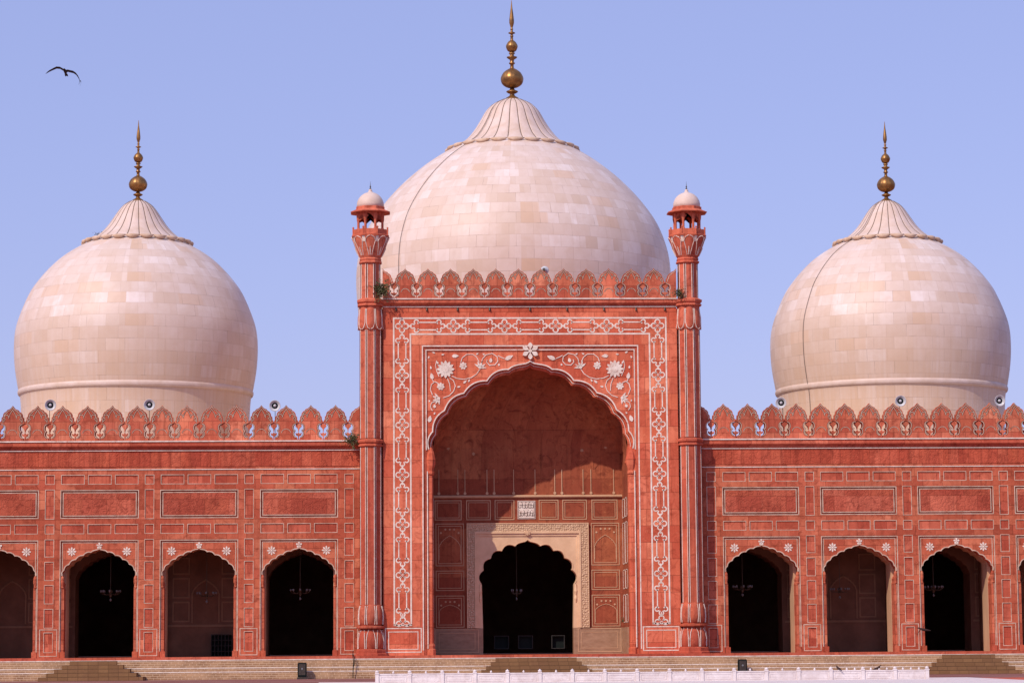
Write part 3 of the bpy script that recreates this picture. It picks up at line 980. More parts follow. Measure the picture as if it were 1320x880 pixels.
# marble lines and borders of the portal face
bm = bmesh.new()
y0, y1 = YF-.014, YF+.001
stroke(bm, [(-8.45, 3.2), (-8.45, 22.07), (8.45, 22.07), (8.45, 3.2)], .095, y0, y1)
stroke(bm, [(-7.42, 3.2), (-7.42, 21.08), (7.42, 21.08), (7.42, 3.2)], .095, y0, y1)
for s in (-1, 1): stroke(bm, [(s*8.5, 3.2), (s*7.37, 3.2)], .095, y0, y1)
stroke(bm, [(-6.68, FL+.3), (-6.68, 20.34), (6.68, 20.34), (6.68, FL+.3)], .07, y0, y1)
stroke(bm, [(-6.46, 13.9), (-6.46, 20.10), (6.46, 20.10), (6.46, 13.9)], .06, YF+.045, YF+.072)
stroke(bm, [(-6.40, FL+.4), (-6.40, 12.6)], .06, YF+.045, YF+.129); stroke(bm, [(6.40, FL+.4), (6.40, 12.6)], .06, YF+.045, YF+.129)
full = A1f+[(-x, z) for x, z in A1f[:-1]][::-1]
stroke(bm, [(x*1.006, z+.06) for x, z in full], .075, YF+.10, YF+.131)
stroke(bm, [(x*.975, z-.10) for x, z in full], .035, YF+.345, YF+.361)
for s in (-1, 1):
    a, b_ = sorted((s*6.81, s*9.0)); rline(bm, a, b_, 1.56, 3.0, .06, y0, y1); rline(bm, a+.2, b_-.2, 1.73, 2.79, .05, y0, y1)
obj('marble_lines', fix(bm), 'line', portal)

def quatre(bm, cx, cz, parts=(0, 90, 180, 270)):
    for a in parts:
        ox, oz = cx+.24*math.cos(R(a)), cz+.24*math.sin(R(a))
        stroke(bm, circ(ox, oz, .155, a-150, a+150, 14), .075, y0, y1)
    stroke(bm, circ(cx, cz, .06, 0, 330, 6), .04, y0, y1)
def cartouche(bm, cx, cz, hl, vert):
    T = (lambda u, v: (cx+u, cz+v)) if not vert else (lambda u, v: (cx+v, cz+u))
    for s in (-1, 1):
        stroke(bm, [T(-hl+.10, s*.235), T(hl-.10, s*.235)], .07, y0, y1)
        for e in (-1, 1):
            # corner lobe: opens towards the inside of the cartouche
            stroke(bm, [T(e*(hl+.13*math.cos(R(a))), s*(.26+.13*math.sin(R(a)))) for a in range(-60, 241, 25)], .075, y0, y1)
        stroke(bm, [T(s*(hl+.23+.135*math.cos(R(a))), .135*math.sin(R(a))) for a in range(-150, 151, 25)], .075, y0, y1)
def link(bm, cx, cz, vert):
    d = .065
    prism(bm, [(cx-d, cz), (cx, cz-d), (cx+d, cz), (cx, cz+d)], y0, y1)
    if vert: stroke(bm, [(cx, cz-.15), (cx, cz+.15)], .06, y0-.002, y1)
    else: stroke(bm, [(cx-.15, cz), (cx+.15, cz)], .06, y0-.002, y1)
bm = bmesh.new()
ST, SV = 15.87/5, 3.066
for k in range(6): quatre(bm, -7.935+ST*k, 21.575)
for k in range(5):
    c = -7.935+ST*(k+.5); cartouche(bm, c, 21.575, .70, False)
    link(bm, c-1.13, 21.575, False); link(bm, c+1.13, 21.575, False)
for s in (-1, 1):
    for k in range(6):
        if k: quatre(bm, s*7.935, 21.575-SV*k)
        c = 21.575-SV*(k+.5)
        cartouche(bm, s*7.935, c, .64, True)
        link(bm, s*7.935, c+1.06, True)
        if k < 5: link(bm, s*7.935, c-1.06, True)
    quatre(bm, s*7.935, 3.28, (0, 90, 180))
    link(bm, s*7.935, 3.75, True)
obj('inlay_border', fix(bm), 'line', portal)

# flowering scrolls in the two spandrels (drawn on an ornament grid, 0.0109 m per unit, mirrored)
G = .01092
def gx(u): return -6.42+(u-268)*G
def gz(v): return 20.08-(v-232)*G
ya, yb = YF+.095, YF+.131
for s in (1, -1):
    bm = bmesh.new()
    X = lambda u: s*gx(u)
    rosette(bm, X(375), gz(340), .56, 12, ya-.02, yb, .62, .34, 90)
    rosette(bm, X(475), gz(320), .25, 7, ya, yb, .62, .3)
    rosette(bm, X(347), gz(437), .25, 7, ya, yb, .62, .3)
    for cx, cz, base in ((570, 330, 250), (335, 505, 20)):
        for a in (-75, -40, 0, 40, 75):
            aa = base+180+a
            dx, dz = math.cos(R(aa)), math.sin(R(aa))
            leaf2(bm, X(cx)+s*dx*.2, gz(cz)+dz*.2, .40, .12, aa if s > 0 else 180-aa, ya, yb)
        prism(bm, circ(X(cx), gz(cz), .10, 0, 315, 7), ya-.01, yb)
    for u, v, L, wd, an in ((735, 275, .55, .26, 25), (430, 265, .42, .22, 0), (298, 380, .42, .22, 100), (285, 622, .42, .24, 75), (312, 550, .22, .18, 80),
                            (632, 290, .28, .2, 80), (308, 245, .2, .1, 160), (360, 256, .2, .1, 10), (280, 272, .18, .1, 70), (330, 302, .2, .1, 120),
                            (292, 330, .2, .11, 100), (450, 440, .22, .11, 10), (485, 412, .28, .13, 40), (508, 405, .2, .1, 60), (555, 253, .18, .1, 30),
                            (592, 255, .16, .1, 150), (678, 315, .14, .12, 80), (312, 590, .16, .1, 60), (283, 520, .14, .09, 100)):
        leaf2(bm, X(u), gz(v), L, wd, an if s > 0 else 180-an, ya, yb)
    for c in ([(410, 378), (440, 392), (480, 397), (520, 388), (550, 368), (568, 342)],
              [(462, 300), (470, 275), (495, 255), (530, 255), (552, 272), (566, 300)],
              [(578, 305), (585, 280), (605, 258), (640, 250), (668, 270), (672, 295), (655, 315), (625, 318), (608, 300), (612, 285)],
              [(672, 262), (690, 272), (710, 280)],
              [(398, 388), (420, 405), (430, 435), (420, 465), (395, 490), (360, 502)],
              [(385, 390), (398, 425), (402, 465)],
              [(335, 420), (315, 410), (295, 425), (288, 455), (300, 485)],
              [(320, 520), (295, 530), (288, 555), (300, 575)],
              [(338, 380), (325, 350), (318, 320), (325, 290)], [(300, 400), (310, 415)]):
        stroke(bm, [(X(u), gz(v)) for u, v in c], .045, ya, yb)
    obj('flower_scroll', fix(bm), 'line', portal)
bm = bmesh.new()
rosette(bm, 0, 20.02, .54, 6, YF-.05, YF+.14, .5, .2, 90)
obj('keystone_flower', fix(bm), 'line', portal)

# engaged columns of the great arch
for s in (-1, 1):
    bm = bmesh.new()
    lathe(bm, [(.30, FL), (.30, FL+.35), (.22, FL+.4), (.25, FL+.6), (.17, FL+.75), (.17, 12.35), (.25, 12.42), (.25, 12.55), (.19, 12.6), (.30, 12.95), (.33, 13.3), (.24, 13.7), (.12, 14.0), (.02, 14.1)], 8, (s*6.20, YF+.28), PI/8)
    obj('engaged_column', bm, 'portal', portal)

# cornice and cresting of the portal
bm = bmesh.new()
mould(bm, -PW-.02, PW+.02, [(.9, 22.801), (.95, 22.83), (.95, 22.88), (1.02, 22.93), (1.12, 22.96), (1.15, 23.02), (1.15, 23.12), (1.08, 23.16), (1.08, 23.27)], 6.4)
pc = obj('portal_cornice', fix(bm), 'moulding', mosque)
bm = bmesh.new()
box(bm, -PW, PW, -1.17, -1.06, 23.215, 23.285); box(bm, -PW, PW, -.965, -.9, 22.745, 22.798)
for x in [-8.3+1.95*k for k in range(9)]: box(bm, x-.03, x+.03, -.99, -.967, 22.6, 22.8) if False else None
obj('marble_line', bm, 'line', pc)
bm = bmesh.new()
for x in (-8.3, -6.4, -4.5, -2.5, 0, 2.3, 4.6, 6.6, 8.4):
    lathe(bm, [(.0, 22.48), (.07, 22.55), (.05, 22.62), (.03, 22.74)], 8, (x, -.97))
obj('hanging_hook', bm, 'dark_metal', pc)
xs = [-7.7275+1.405*k for k in range(12)]
crest(pc, xs, 23.27, 1.405, 1.87, -1.0, .42)
half_merlon(pc, xs[0]-1.405, 1, 23.27, 1.405, 1.87, -1.0, .42)
half_merlon(pc, xs[-1]+1.405, -1, 23.27, 1.405, 1.87, -1.0, .42)
pendants(pc, [xs[0]-.7025+1.405*k for k in range(13)], 23.27, 1.87, -1.0, .42)
# wall behind the cresting edges closing the portal to the minarets
for s in (-1, 1):
    bm = bmesh.new()
    a, b_ = sorted((s*9.135, s*10.34)); box(bm, a, b_, -.42, 6.4, FL, 22.7)
    obj('portal_flank', bm, 'portal', portal)

# ------------------------------------------------------------------ minarets flanking the portal
def minaret(s):
    cx, cy = s*9.88, -.78
    rt = PI/8
    q = 1/math.cos(PI/8)
    bm = bmesh.new()
    P = [(.98, FL-.15), (.98, FL+.10), (.90, FL+.14), (.90, FL+.34), (.80, FL+.40), (.60, FL+.42)]
    lathe(bm, [(r*q, z) for r, z in P], 8, (cx, cy), rt)
    P = [(.60, 4.3), (.655, 4.35), (.655, 14.1)]
    lathe(bm, [(r*q, z) for r, z in P], 8, (cx, cy), rt)
    P = [(.655, 14.6), (.645, 21.6)]
    lathe(bm, [(r*q, z) for r, z in P], 8, (cx, cy), rt)
    P = [(.60, 23.2), (.585, 25.5)]
    lathe(bm, [(r*q, z) for r, z in P], 8, (cx, cy), rt)
    root = obj('minaret', bm, 'moulding', mosque)
    # rings
    for z, r in ((14.1, .76), (22.78, .80)):
        bm = bmesh.new()
        lathe(bm, [(r_*q, z_) for r_, z_ in ((r-.12, z), (r, z+.03), (r, z+.10), (r-.07, z+.15), (r-.07, z+.2), (r+.02, z+.26), (r+.03, z+.38), (r-.06, z+.43), (r-.18, z+.5))], 8, (cx, cy), rt)
        obj('ring_moulding', bm, 'moulding', root)
    bm = bmesh.new()
    lathe(bm, [(r_*q, z_) for r_, z_ in ((.6, 25.45), (.70, 25.5), (.70, 25.58), (.62, 25.63), (.67, 25.72), (.62, 25.82))], 8, (cx, cy), rt)
    obj('ring_moulding', bm, 'moulding', root)
    bm = bmesh.new()
    lathe(bm, [(r_*q, z_) for r_, z_ in ((.62, 2.98), (.80, 3.0), (.82, 3.06), (.82, 3.14), (.66, 3.17), (.62, 3.2))], 16, (cx, cy), rt)
    obj('ring_moulding', bm, 'moulding', root)
    # petalled foot, waist and capital
    pet = lambda amp: (lambda th, k: 1-amp*(1-abs(math.cos(4*(th-PI/8+PI/8)))**.6))
    bm = bmesh.new()
    lathe(bm, [(.78, FL+.38), (.88, FL+.55), (.86, FL+1.0), (.78, FL+1.4), (.62, FL+1.64)], 64, (cx, cy), 0, pet(.10))
    lathe(bm, [(.66, 3.18), (.80, 3.3), (.84, 3.7), (.79, 4.15), (.70, 4.42), (.60, 4.5)], 64, (cx, cy), 0, pet(.10))
    obj('petal_base', bm, 'moulding', root, True)
    bm = bmesh.new()
    lathe(bm, [(.66, 21.30), (.76, 21.36), (.80, 21.6), (.79, 22.1), (.72, 22.5), (.70, 22.8)], 64, (cx, cy), 0, pet(.07))
    obj('petal_collar', bm, 'moulding', root, True)
    bm = bmesh.new()
    lathe(bm, [(.62, 25.8), (.72, 25.95), (.92, 26.4), (1.08, 26.85), (1.16, 27.05), (1.17, 27.15)], 64, (cx, cy), 0, pet(.06))
    obj('petal_capital', bm, 'moulding', root, True)
    # white lines beside every arris, and round the petals
    bm = bmesh.new()
    def strip(ap, offs, z0, z1, w_=.036):
        for k in range(8):
            a = R(-90+45*k)
            nrm = Vector((math.cos(a), math.sin(a), 0)); t = Vector((-nrm.y, nrm.x, 0))
            for o_ in (-offs, offs):
                b0 = Vector((cx, cy, 0))+nrm*(ap-.01)+t*o_
                vs = []
                for dz in (z0, z1):
                    for dn, dt in ((0, -w_/2), (.022, -w_/2), (.022, w_/2), (0, w_/2)):
                        p = b0+nrm*dn+t*dt; vs.append(bm.verts.new((p.x, p.y, dz)))
                for i in range(4): bm.faces.new((vs[i], vs[(i+1) % 4], vs[4+(i+1) % 4], vs[4+i]))
                bm.faces.new(vs[4:]); bm.faces.new(vs[3::-1])
    gr = bmesh.new()
    for k in range(8):
        a = R(-90+22.5+45*k)
        for r_, za, zb_ in ((.655, 4.45, 14.08), (.652, 14.62, 21.3), (.592, 23.28, 25.42)):
            x_, y_ = cx+(r_*q-.008)*math.cos(a), cy+(r_*q-.008)*math.sin(a)
            tube(gr, [(x_, y_, za), (x_, y_, zb_)], .03, 6)
    obj('arris_groove', gr, 'groove', root)
    strip(.655, .215, 4.45, 14.08); strip(.652, .215, 14.62, 21.3); strip(.592, .185, 23.28, 25.42)
    def petal_arc(r0, prof):
        for k in range(8):
            for sg in (-1, 1):
                pts = [(cx+(r+.012)*math.cos(R(-90+45*k)+sg*d), cy+(r+.012)*math.sin(R(-90+45*k)+sg*d), z) for r, z, d in prof]
                tube(bm, pts, .022, 5)
    petal_arc(0, [(.84, FL+.42, .34), (.85, FL+.9, .33), (.80, FL+1.3, .28), (.70, FL+1.55, .18)])
    petal_arc(0, [(.78, 3.25, .30), (.81, 3.6, .33), (.78, 4.1, .33), (.70, 4.38, .30)])
    petal_arc(0, [(.76, 21.33, .04), (.78, 21.42, .22), (.76, 21.7, .33), (.74, 22.2, .34), (.70, 22.6, .34)])
    petal_arc(0, [(.70, 25.95, .12), (.90, 26.4, .22), (1.05, 26.8, .30), (1.13, 27.0, .22), (1.17, 27.12, .03)])
    petal_arc(0, [(.72, 25.95, .0), (.84, 26.2, .02), (.95, 26.45, .0)])
    obj('marble_inlay', bm, 'line', root)
    bm = bmesh.new()
    lathe(bm, [(1.01, 26.75), (1.10, 26.98), (1.135, 27.1)], 64, (cx, cy))
    obj('capital_band', bm, 'line', root, True)
    # balcony
    bm = bmesh.new()
    lathe(bm, [(r_*q, z_) for r_, z_ in ((.9, 27.1), (1.13, 27.12), (1.15, 27.2), (1.08, 27.24), (.3, 27.26))], 8, (cx, cy), rt)
    lathe(bm, [(r_*q, z_) for r_, z_ in ((1.06, 27.24), (1.06, 27.56), (1.0, 27.56), (1.0, 27.24))], 8, (cx, cy), rt)
    for k in range(8):
        a = R(-90+22.5+45*k); x, y = cx+1.06*q*math.cos(a), cy+1.06*q*math.sin(a)
        lathe(bm, [(.05, 27.2), (.05, 27.62), (.07, 27.66), (.0, 27.74)], 6, (x, y))
    obj('balcony', bm, 'moulding', root)
    for k in range(8):
        a = R(-90+22.5+45*k)
        bm = bmesh.new()
        x, y = cx+.80*q*.93*math.cos(a), cy+.80*q*.93*math.sin(a)
        lathe(bm, [(.11, 27.25), (.11, 27.62), (.08, 27.66), (.08, 28.1), (.12, 28.3), (.13, 28.62)], 8, (x, y), a)
        obj('pillar', bm, 'moulding', root)
    # arched heads between pillars, eave, neck
    bm = bmesh.new()
    for k in range(8):
        a = R(-90+45*k)
        nrm = Vector((math.cos(a), math.sin(a), 0)); t = Vector((-nrm.y, nrm.x, 0))
        half = .80*.93*q*math.sin(PI/8)+.02
        ol = [(-half, 28.62), (-half, 28.08), (-half*.80, 28.1), (-half*.68, 28.27), (-half*.34, 28.40), (0, 28.5), (half*.34, 28.40), (half*.68, 28.27), (half*.80, 28.1), (half, 28.08), (half, 28.62)]
        fr, bk = [], []
        for u, z in ol:
            p = Vector((cx, cy, 0))+nrm*.765+t*u; p2 = p-nrm*.06
            fr.append(bm.verts.new((p.x, p.y, z))); bk.append(bm.verts.new((p2.x, p2.y, z)))
        fs = [bm.faces.new(fr), bm.faces.new(bk[::-1])]
        for i in range(len(ol)): bm.faces.new((fr[i], bk[i], bk[(i+1) % len(ol)], fr[(i+1) % len(ol)]))
        bmesh.ops.triangulate(bm, faces=fs, ngon_method='EAR_CLIP')
    obj('arched_head', fix(bm), 'moulding', root)
    bm = bmesh.new()
    lathe(bm, [(r_*q, z_) for r_, z_ in ((.2, 28.62), (.84, 28.62), (.86, 28.68), (1.20, 28.63), (1.22, 28.68), (.92, 28.82), (.88, 28.86), (.88, 29.0), (.82, 29.03), (.2, 29.04))], 8, (cx, cy), rt)
    obj('eave', bm, 'moulding', root)
    bm = bmesh.new()
    pr = [(.82*math.cos(R(a))*1.0 if a else .82, 29.02+.10+1.0*math.sin(R(a))) for a in range(0, 81, 8)]
    pr = [(.80, 29.03), (.84, 29.1)]+[(.85*math.cos(R(a)), 29.12+.86*math.sin(R(a))) for a in range(4, 77, 8)]+[(.16, 29.98), (.10, 30.06), (.12, 30.1), (.05, 30.18)]
    lathe(bm, pr, 40, (cx, cy))
    obj('cupola', bm, 'collar', root, True)
    bm = bmesh.new()
    lathe(bm, [(.05, 30.15), (.06, 30.22), (.02, 30.28), (.05, 30.34), (.02, 30.4), (.012, 30.5), (.004, 30.68)], 8, (cx, cy))
    obj('cupola_finial', bm, 'dark_metal', root)
for s in (-1, 1): minaret(s)

# ------------------------------------------------------------------ domes
def smooth_prof(pts, n=6):
    out = []
    for i in range(len(pts)-1):
        p0 = pts[max(i-1, 0)]; p1 = pts[i]; p2 = pts[i+1]; p3 = pts[min(i+2, len(pts)-1)]
        for k in range(n):
            t = k/n
            out.append(tuple(.5*((2*p1[c])+(-p0[c]+p2[c])*t+(2*p0[c]-5*p1[c]+4*p2[c]-p3[c])*t*t+(-p0[c]+3*p1[c]-3*p2[c]+p3[c])*t**3) for c in (0, 1)))
    out.append(pts[-1])
    return out
def dome(cx, cy, shell, ringz, ringr, collar, fin, cable_az, ndrum):
    bm = bmesh.new()
    lathe(bm, smooth_prof(shell, 7), 128, (cx, cy), -PI/2)
    root = obj('dome', bm, 'dome', mosque, True)
    bm = bmesh.new()
    zr, rr = ringz, ringr
    lathe(bm, [(rr-.35, zr-.36), (rr-.0, zr-.34), (rr+.07, zr-.28), (rr+.11, zr-.18), (rr+.11, zr-.06), (rr+.07, zr+.04), (rr+.0, zr+.10), (rr-.3, zr+.14)], 128, (cx, cy), -PI/2)
    obj('ring_moulding', bm, 'collar', root, False)
    bm = bmesh.new()
    NP = 24
    def mod(th, k):
        return 1-.022*(1-abs(math.cos(NP/2*th))**.22)
    lathe(bm, smooth_prof(collar, 5), NP*10, (cx, cy), 0, mod)
    obj('lotus_collar', bm, 'collar', root, False)
    bm = bmesh.new()      # dark joints between the petals
    cs = smooth_prof(collar, 5)
    for k in range(NP):
        th = PI/NP+2*PI*k/NP
        tube(bm, [(cx+(r*.982)*math.cos(th), cy+(r*.982)*math.sin(th), z) for r, z in cs[2:]], .026, 5)
    obj('petal_joint', bm, 'twig', root)
    bm = bmesh.new()      # scalloped rim of petal tips
    r0, z0 = collar[0]
    for k in range(NP):
        th = 2*PI*k/NP
        pts = []
        for j in range(9):
            a = th+(j-4)/4*PI/NP*.98
            lift = math.cos((j-4)/4*PI/2)
            pts.append((cx+(r0+.10+.10*lift)*math.cos(a), cy+(r0+.10+.10*lift)*math.sin(a), z0+.10-.10*lift))
        tube(bm, pts, [.04+.12*math.cos((j-4)/4*PI/2) for j in range(9)], 8)
        d = Vector((math.cos(th+PI/NP), math.sin(th+PI/NP), 0))
    obj('petal_rim', bm, 'rim', root, True)
    # finial
    bz, k = fin
    bm = bmesh.new()
    ribs = lambda th, kk: 1-.025*(1-abs(math.cos(5*th))**.3)
    P = [(.62, 0), (.60, .06), (.42, .22), (.22, .34), (.17, .42), (.16, .5), (.30, .56), (.42, .64), (.40, .69), (.2, .78), (.15, .88)]
    lathe(bm, [(r*k, bz+z*k) for r, z in P], 32, (cx, cy))
    P2 = [(.15, 1.0), (.45, 1.1), (.70, 1.3), (.80, 1.58), (.78, 1.8), (.62, 2.1), (.38, 2.3), (.17, 2.42), (.13, 2.5)]
    lathe(bm, [(r*k, bz+z*k-.09*k) for r, z in smooth_prof(P2, 4)], 60, (cx, cy), 0, ribs)
    P3 = [(.13, 2.4), (.12, 2.6), (.20, 2.66), (.22, 2.72), (.14, 2.78), (.15, 2.95), (.34, 3.08), (.38, 3.14), (.18, 3.2), (.13, 3.3), (.22, 3.4), (.2, 3.46), (.12, 3.5)]
    lathe(bm, [(r*k, bz+z*k) for r, z in P3], 32, (cx, cy))
    P4 = [(.12, 3.5), (.3, 3.6), (.41, 3.85), (.40, 4.0), (.28, 4.22), (.12, 4.36), (.10, 4.45)]
    lathe(bm, [(r*k, bz+z*k) for r, z in smooth_prof(P4, 4)], 40, (cx, cy), 0, ribs)
    P5 = [(.10, 4.42), (.09, 4.6), (.14, 4.66), (.08, 4.72), (.1, 4.8), (.24, 4.86), (.24, 4.9), (.09, 4.97), (.08, 5.1), (.12, 5.16), (.06, 5.22), (.10, 5.35), (.17, 5.6), (.17, 5.8), (.12, 6.25), (.06, 6.7), (.015, 7.25)]
    lathe(bm, [(r*k, bz+z*k) for r, z in P5], 24, (cx, cy))
    obj('finial', bm, 'gilt', root, True)
    if cable_az is not None:
        bm = bmesh.new()
        a = R(-90-cable_az)
        pts = [(cx+(r+.05)*math.cos(a), cy+(r+.05)*math.sin(a), z) for r, z in smooth_prof(shell, 7) if z > 15]
        pts += [(cx+(r+.08)*math.cos(a), cy+(r+.08)*math.sin(a), z) for r, z in smooth_prof(collar, 5)]
        tube(bm, pts, .016, 6)
        obj('lightning_cable', bm, 'cable', root)
    return root
side_shell = [(7.72, 14.2), (7.78, 16.5), (7.88, 18.8), (8.08, 19.8), (8.30, 21.2), (8.37, 22.6), (8.28, 23.8), (7.96, 24.9), (7.36, 26.3), (6.80, 27.15), (6.15, 27.93), (5.38, 28.68), (4.6, 29.25), (3.8, 29.72), (3.2, 30.05)]
side_col = [(3.55, 29.92), (3.15, 30.16), (2.55, 30.62), (2.10, 31.1), (1.72, 31.65), (1.35, 32.2), (1.0, 32.6), (.55, 32.9)]
cen_shell = [(10.1, 14.2), (10.15, 18), (10.3, 21.5), (10.75, 24.2), (10.98, 26.4), (10.98, 28.0), (10.75, 29.4), (10.15, 31.0), (9.15, 32.5), (7.9, 33.9), (6.6, 35.05), (5.5, 35.85), (4.6, 36.4), (4.0, 36.75)]
cen_col = [(4.42, 36.50), (3.95, 36.78), (3.3, 37.25), (2.75, 37.9), (2.3, 38.6), (1.9, 39.3), (1.4, 39.8), (.70, 40.15)]
dome(-26.22, 20, side_shell, 19.55, 7.98, side_col, (32.86, .80), None, 0)
dome(26.45, 20, side_shell, 19.55, 7.98, side_col, (32.86, .80), 55, 0)
dome(0, 20, cen_shell, 21.0, 10.3, cen_col, (40.1, 1.0), 47, 0)

# ------------------------------------------------------------------ loudspeakers on the cresting
def loudspeaker():
    root = empty('loudspeaker')
    bm = bmesh.new()      # the horn opens towards -Y
    prof = [(.05, .34), (.07, .2), (.14, .08), (.24, -.02), (.33, -.08), (.35, -.10), (.345, -.12), (.30, -.09), (.20, .0), (.10, .10), (.04, .2)]
    n = 32
    rows = [[bm.verts.new((r*math.cos(2*PI*j/n), y, r*math.sin(2*PI*j/n))) for j in range(n)] for r, y in prof]
    for a, b in zip(rows, rows[1:]):
        for j in range(n): bm.faces.new((a[j], a[(j+1) % n], b[(j+1) % n], b[j]))
    obj('horn', bm, 'grey_horn', root, True)
    bm = bmesh.new()
    prof = [(.0, -.10), (.06, -.09), (.09, -.02), (.10, .08), (.06, .16)]
    rows = [[bm.verts.new((r*math.cos(2*PI*j/20), y, r*math.sin(2*PI*j/20))) for j in range(20)] for r, y in prof]
    for a, b in zip(rows, rows[1:]):
        for j in range(20): bm.faces.new((a[j], a[(j+1) % 20], b[(j+1) % 20], b[j]))
    obj('driver_cap', fix(bm), 'grey_horn', root, True)
    bm = bmesh.new()
    lathe(bm, [(.10, 0), (.20, -.015), (.21, 0), (.10, .02)], 24)
    bm.transform(Matrix.Rotation(-PI/2, 4, 'X')); bm.transform(Matrix.Translation((0, .02, 0)))
    obj('throat', bm, 'black', root, True)
    bm = bmesh.new()
    tube(bm, [(0, .30, 0), (0, .40, 0)], .12, 14)
    tube(bm, [(0, .42, -.1), (0, .42, -2.3)], .018, 8)
    obj('mount', bm, 'dark_metal', root)
    return root
ls0 = loudspeaker()
for i, (x, z, rz, lab) in enumerate((
    (-29.62, 16.84, 12, 'grey horn loudspeaker at the left rim of the left dome, leftmost of all'),
    (-23.54, 16.84, 5, 'grey horn loudspeaker in front of the middle of the left dome drum'),
    (-15.81, 16.76, 0, 'grey horn loudspeaker against the sky between left dome and portal'),
    (15.73, 16.84, -20, 'grey horn loudspeaker at the left foot of the right dome'),
    (23.24, 16.93, -4, 'grey horn loudspeaker in front of the middle of the right dome drum'),
    (29.50, 16.93, 6, 'grey horn loudspeaker near the right rim of the right dome'))):
    o = ls0 if i == 0 else copy_tree(ls0)
    o.location = (x, .12, z); o.rotation_euler = (R(4), 0, R(rz))
    tag(o, lab, 'loudspeaker', 'horn loudspeakers along the parapet')
o = copy_tree(ls0); o.location = (.95, -.55, 25.12); o.rotation_euler = (0, 0, R(170)); o.scale = (.75,)*3
tag(o, 'small horn loudspeaker peeping over the portal cresting under the central dome', 'loudspeaker', 'horn loudspeakers along the parapet')

# ------------------------------------------------------------------ weeds rooted in the masonry
def weed(name, loc, size, n, label, seed, trail=.3):
    rnd = random.Random(seed)
    root = empty(name, loc)
    bm, tw = bmesh.new(), bmesh.new()
    for k in range(n):
        d = Vector((rnd.uniform(-1, 1), rnd.uniform(-1, -.1), rnd.uniform(-trail, 1))).normalized()
        L = size*rnd.uniform(.4, 1)
        mid = d*L*.5; end = d*L+Vector((0, 0, -L*.25*rnd.random()))
        if k % 4 == 0: tube(tw, [(0, 0, 0), tuple(mid), tuple(end)], [.012, .009, .004], 4)
        for j in range(14):
            t = rnd.uniform(.15, 1)
            p = mid*(t*2) if t < .5 else mid+(end-mid)*(2*t-1)
            p = p+Vector([rnd.gauss(0, size*.09) for _ in range(3)])
            a = Vector([rnd.gauss(0, 1) for _ in range(3)]).normalized(); b = a.cross(Vector([rnd.gauss(0, 1) for _ in range(3)])).normalized()
            l = size*rnd.uniform(.05, .11)
            v = [bm.verts.new(p+a*l), bm.verts.new(p+b*l*.45), bm.verts.new(p-a*l), bm.verts.new(p-b*l*.45)]
            bm.faces.new(v)
    obj('foliage', bm, 'leaf', root); obj('stem', tw, 'twig', root)
    tag(root, label, 'weed', 'weeds growing from the masonry')
weed('wall_plant', (-9.22, -1.3, 23.75), .95, 44, 'bushy green weed hanging beside the left minaret at the portal cornice', 1, .8)
weed('wall_plant', (9.18, -1.35, 23.5), .7, 28, 'small green weed beside the right minaret at the portal cornice', 2, .8)
weed('wall_plant', (-11.0, -.5, 14.55), .85, 30, 'olive green weed on the left wing cornice beside the left minaret', 3, .5)
weed('wall_plant', (-28.75, 19.0, 30.3), .55, 14, 'dark weed rooted in the petal collar of the left dome', 4, .1)
weed('wall_plant', (5.95, 3.7, 3.35), .42, 10, 'small weed in the right corner of the portal niche above the dado', 5, .2)

# ------------------------------------------------------------------ chandeliers in the aisle
def chandelier():
    root = empty('chandelier')
    bm = bmesh.new()
    tube(bm, [(0, 0, .2), (0, 0, 4.0)], .018, 6)
    obj('rod', bm, 'brass', root)
    bm = bmesh.new()
    lathe(bm, [(.0, -.28), (.06, -.22), (.10, -.1), (.05, .0), (.12, .1), (.04, .25)], 14, (0, 0))
    for k in range(8):
        a = 2*PI*k/8
        d = (math.cos(a), math.sin(a))
        tube(bm, [(d[0]*.05, d[1]*.05, 0), (d[0]*.3, d[1]*.3, -.10), (d[0]*.5, d[1]*.5, -.06), (d[0]*.6, d[1]*.6, .06)], .016, 6)
    obj('arms', bm, 'brass', root)
    for k in range(8):
        a = 2*PI*k/8
        bm = bmesh.new(); lathe(bm, [(.02, .05), (.05, .08), (.065, .15), (.05, .20)], 10, (.6*math.cos(a), .6*math.sin(a)))
        obj('lamp_shade', bm, 'glass_lamp', root)
    bm = bmesh.new(); lathe(bm, [(.0, -.52), (.07, -.45), (.08, -.38), (.02, -.30)], 12, (0, 0))
    obj('glass_drop', bm, 'glass_lamp', root, True)
    return root
ch0 = chandelier()
for i, (x, z, lab) in enumerate(((-26.2, 5.35, 'brass chandelier hanging in the arch above the left staircase, third arch left of the portal'),
                                 (-20.2, 5.2, 'brass chandelier in the arch with the shoe rack, second left of the portal'),
                                 (-14.35, 5.35, 'brass chandelier in the first dark arch left of the portal'),
                                 (13.6, 5.4, 'brass chandelier in the first dark arch right of the portal'),
                                 (19.8, 5.2, 'brass chandelier in the second arch right of the portal before a panelled wall'),
                                 (25.8, 5.3, 'brass chandelier in the arch above the right staircase, third right of the portal'))):
    o = ch0 if i == 0 else copy_tree(ch0)
    o.location = (x, 3.9, z)
    tag(o, lab, 'chandelier', 'chandeliers hanging in the aisle arches')
o = copy_tree(ch0); o.location = (-.6, 6.5, 5.3); o.scale = (.55, .55, 1)
tag(o, 'small chandelier deep in the black central doorway', 'chandelier', 'chandeliers hanging in the aisle arches')

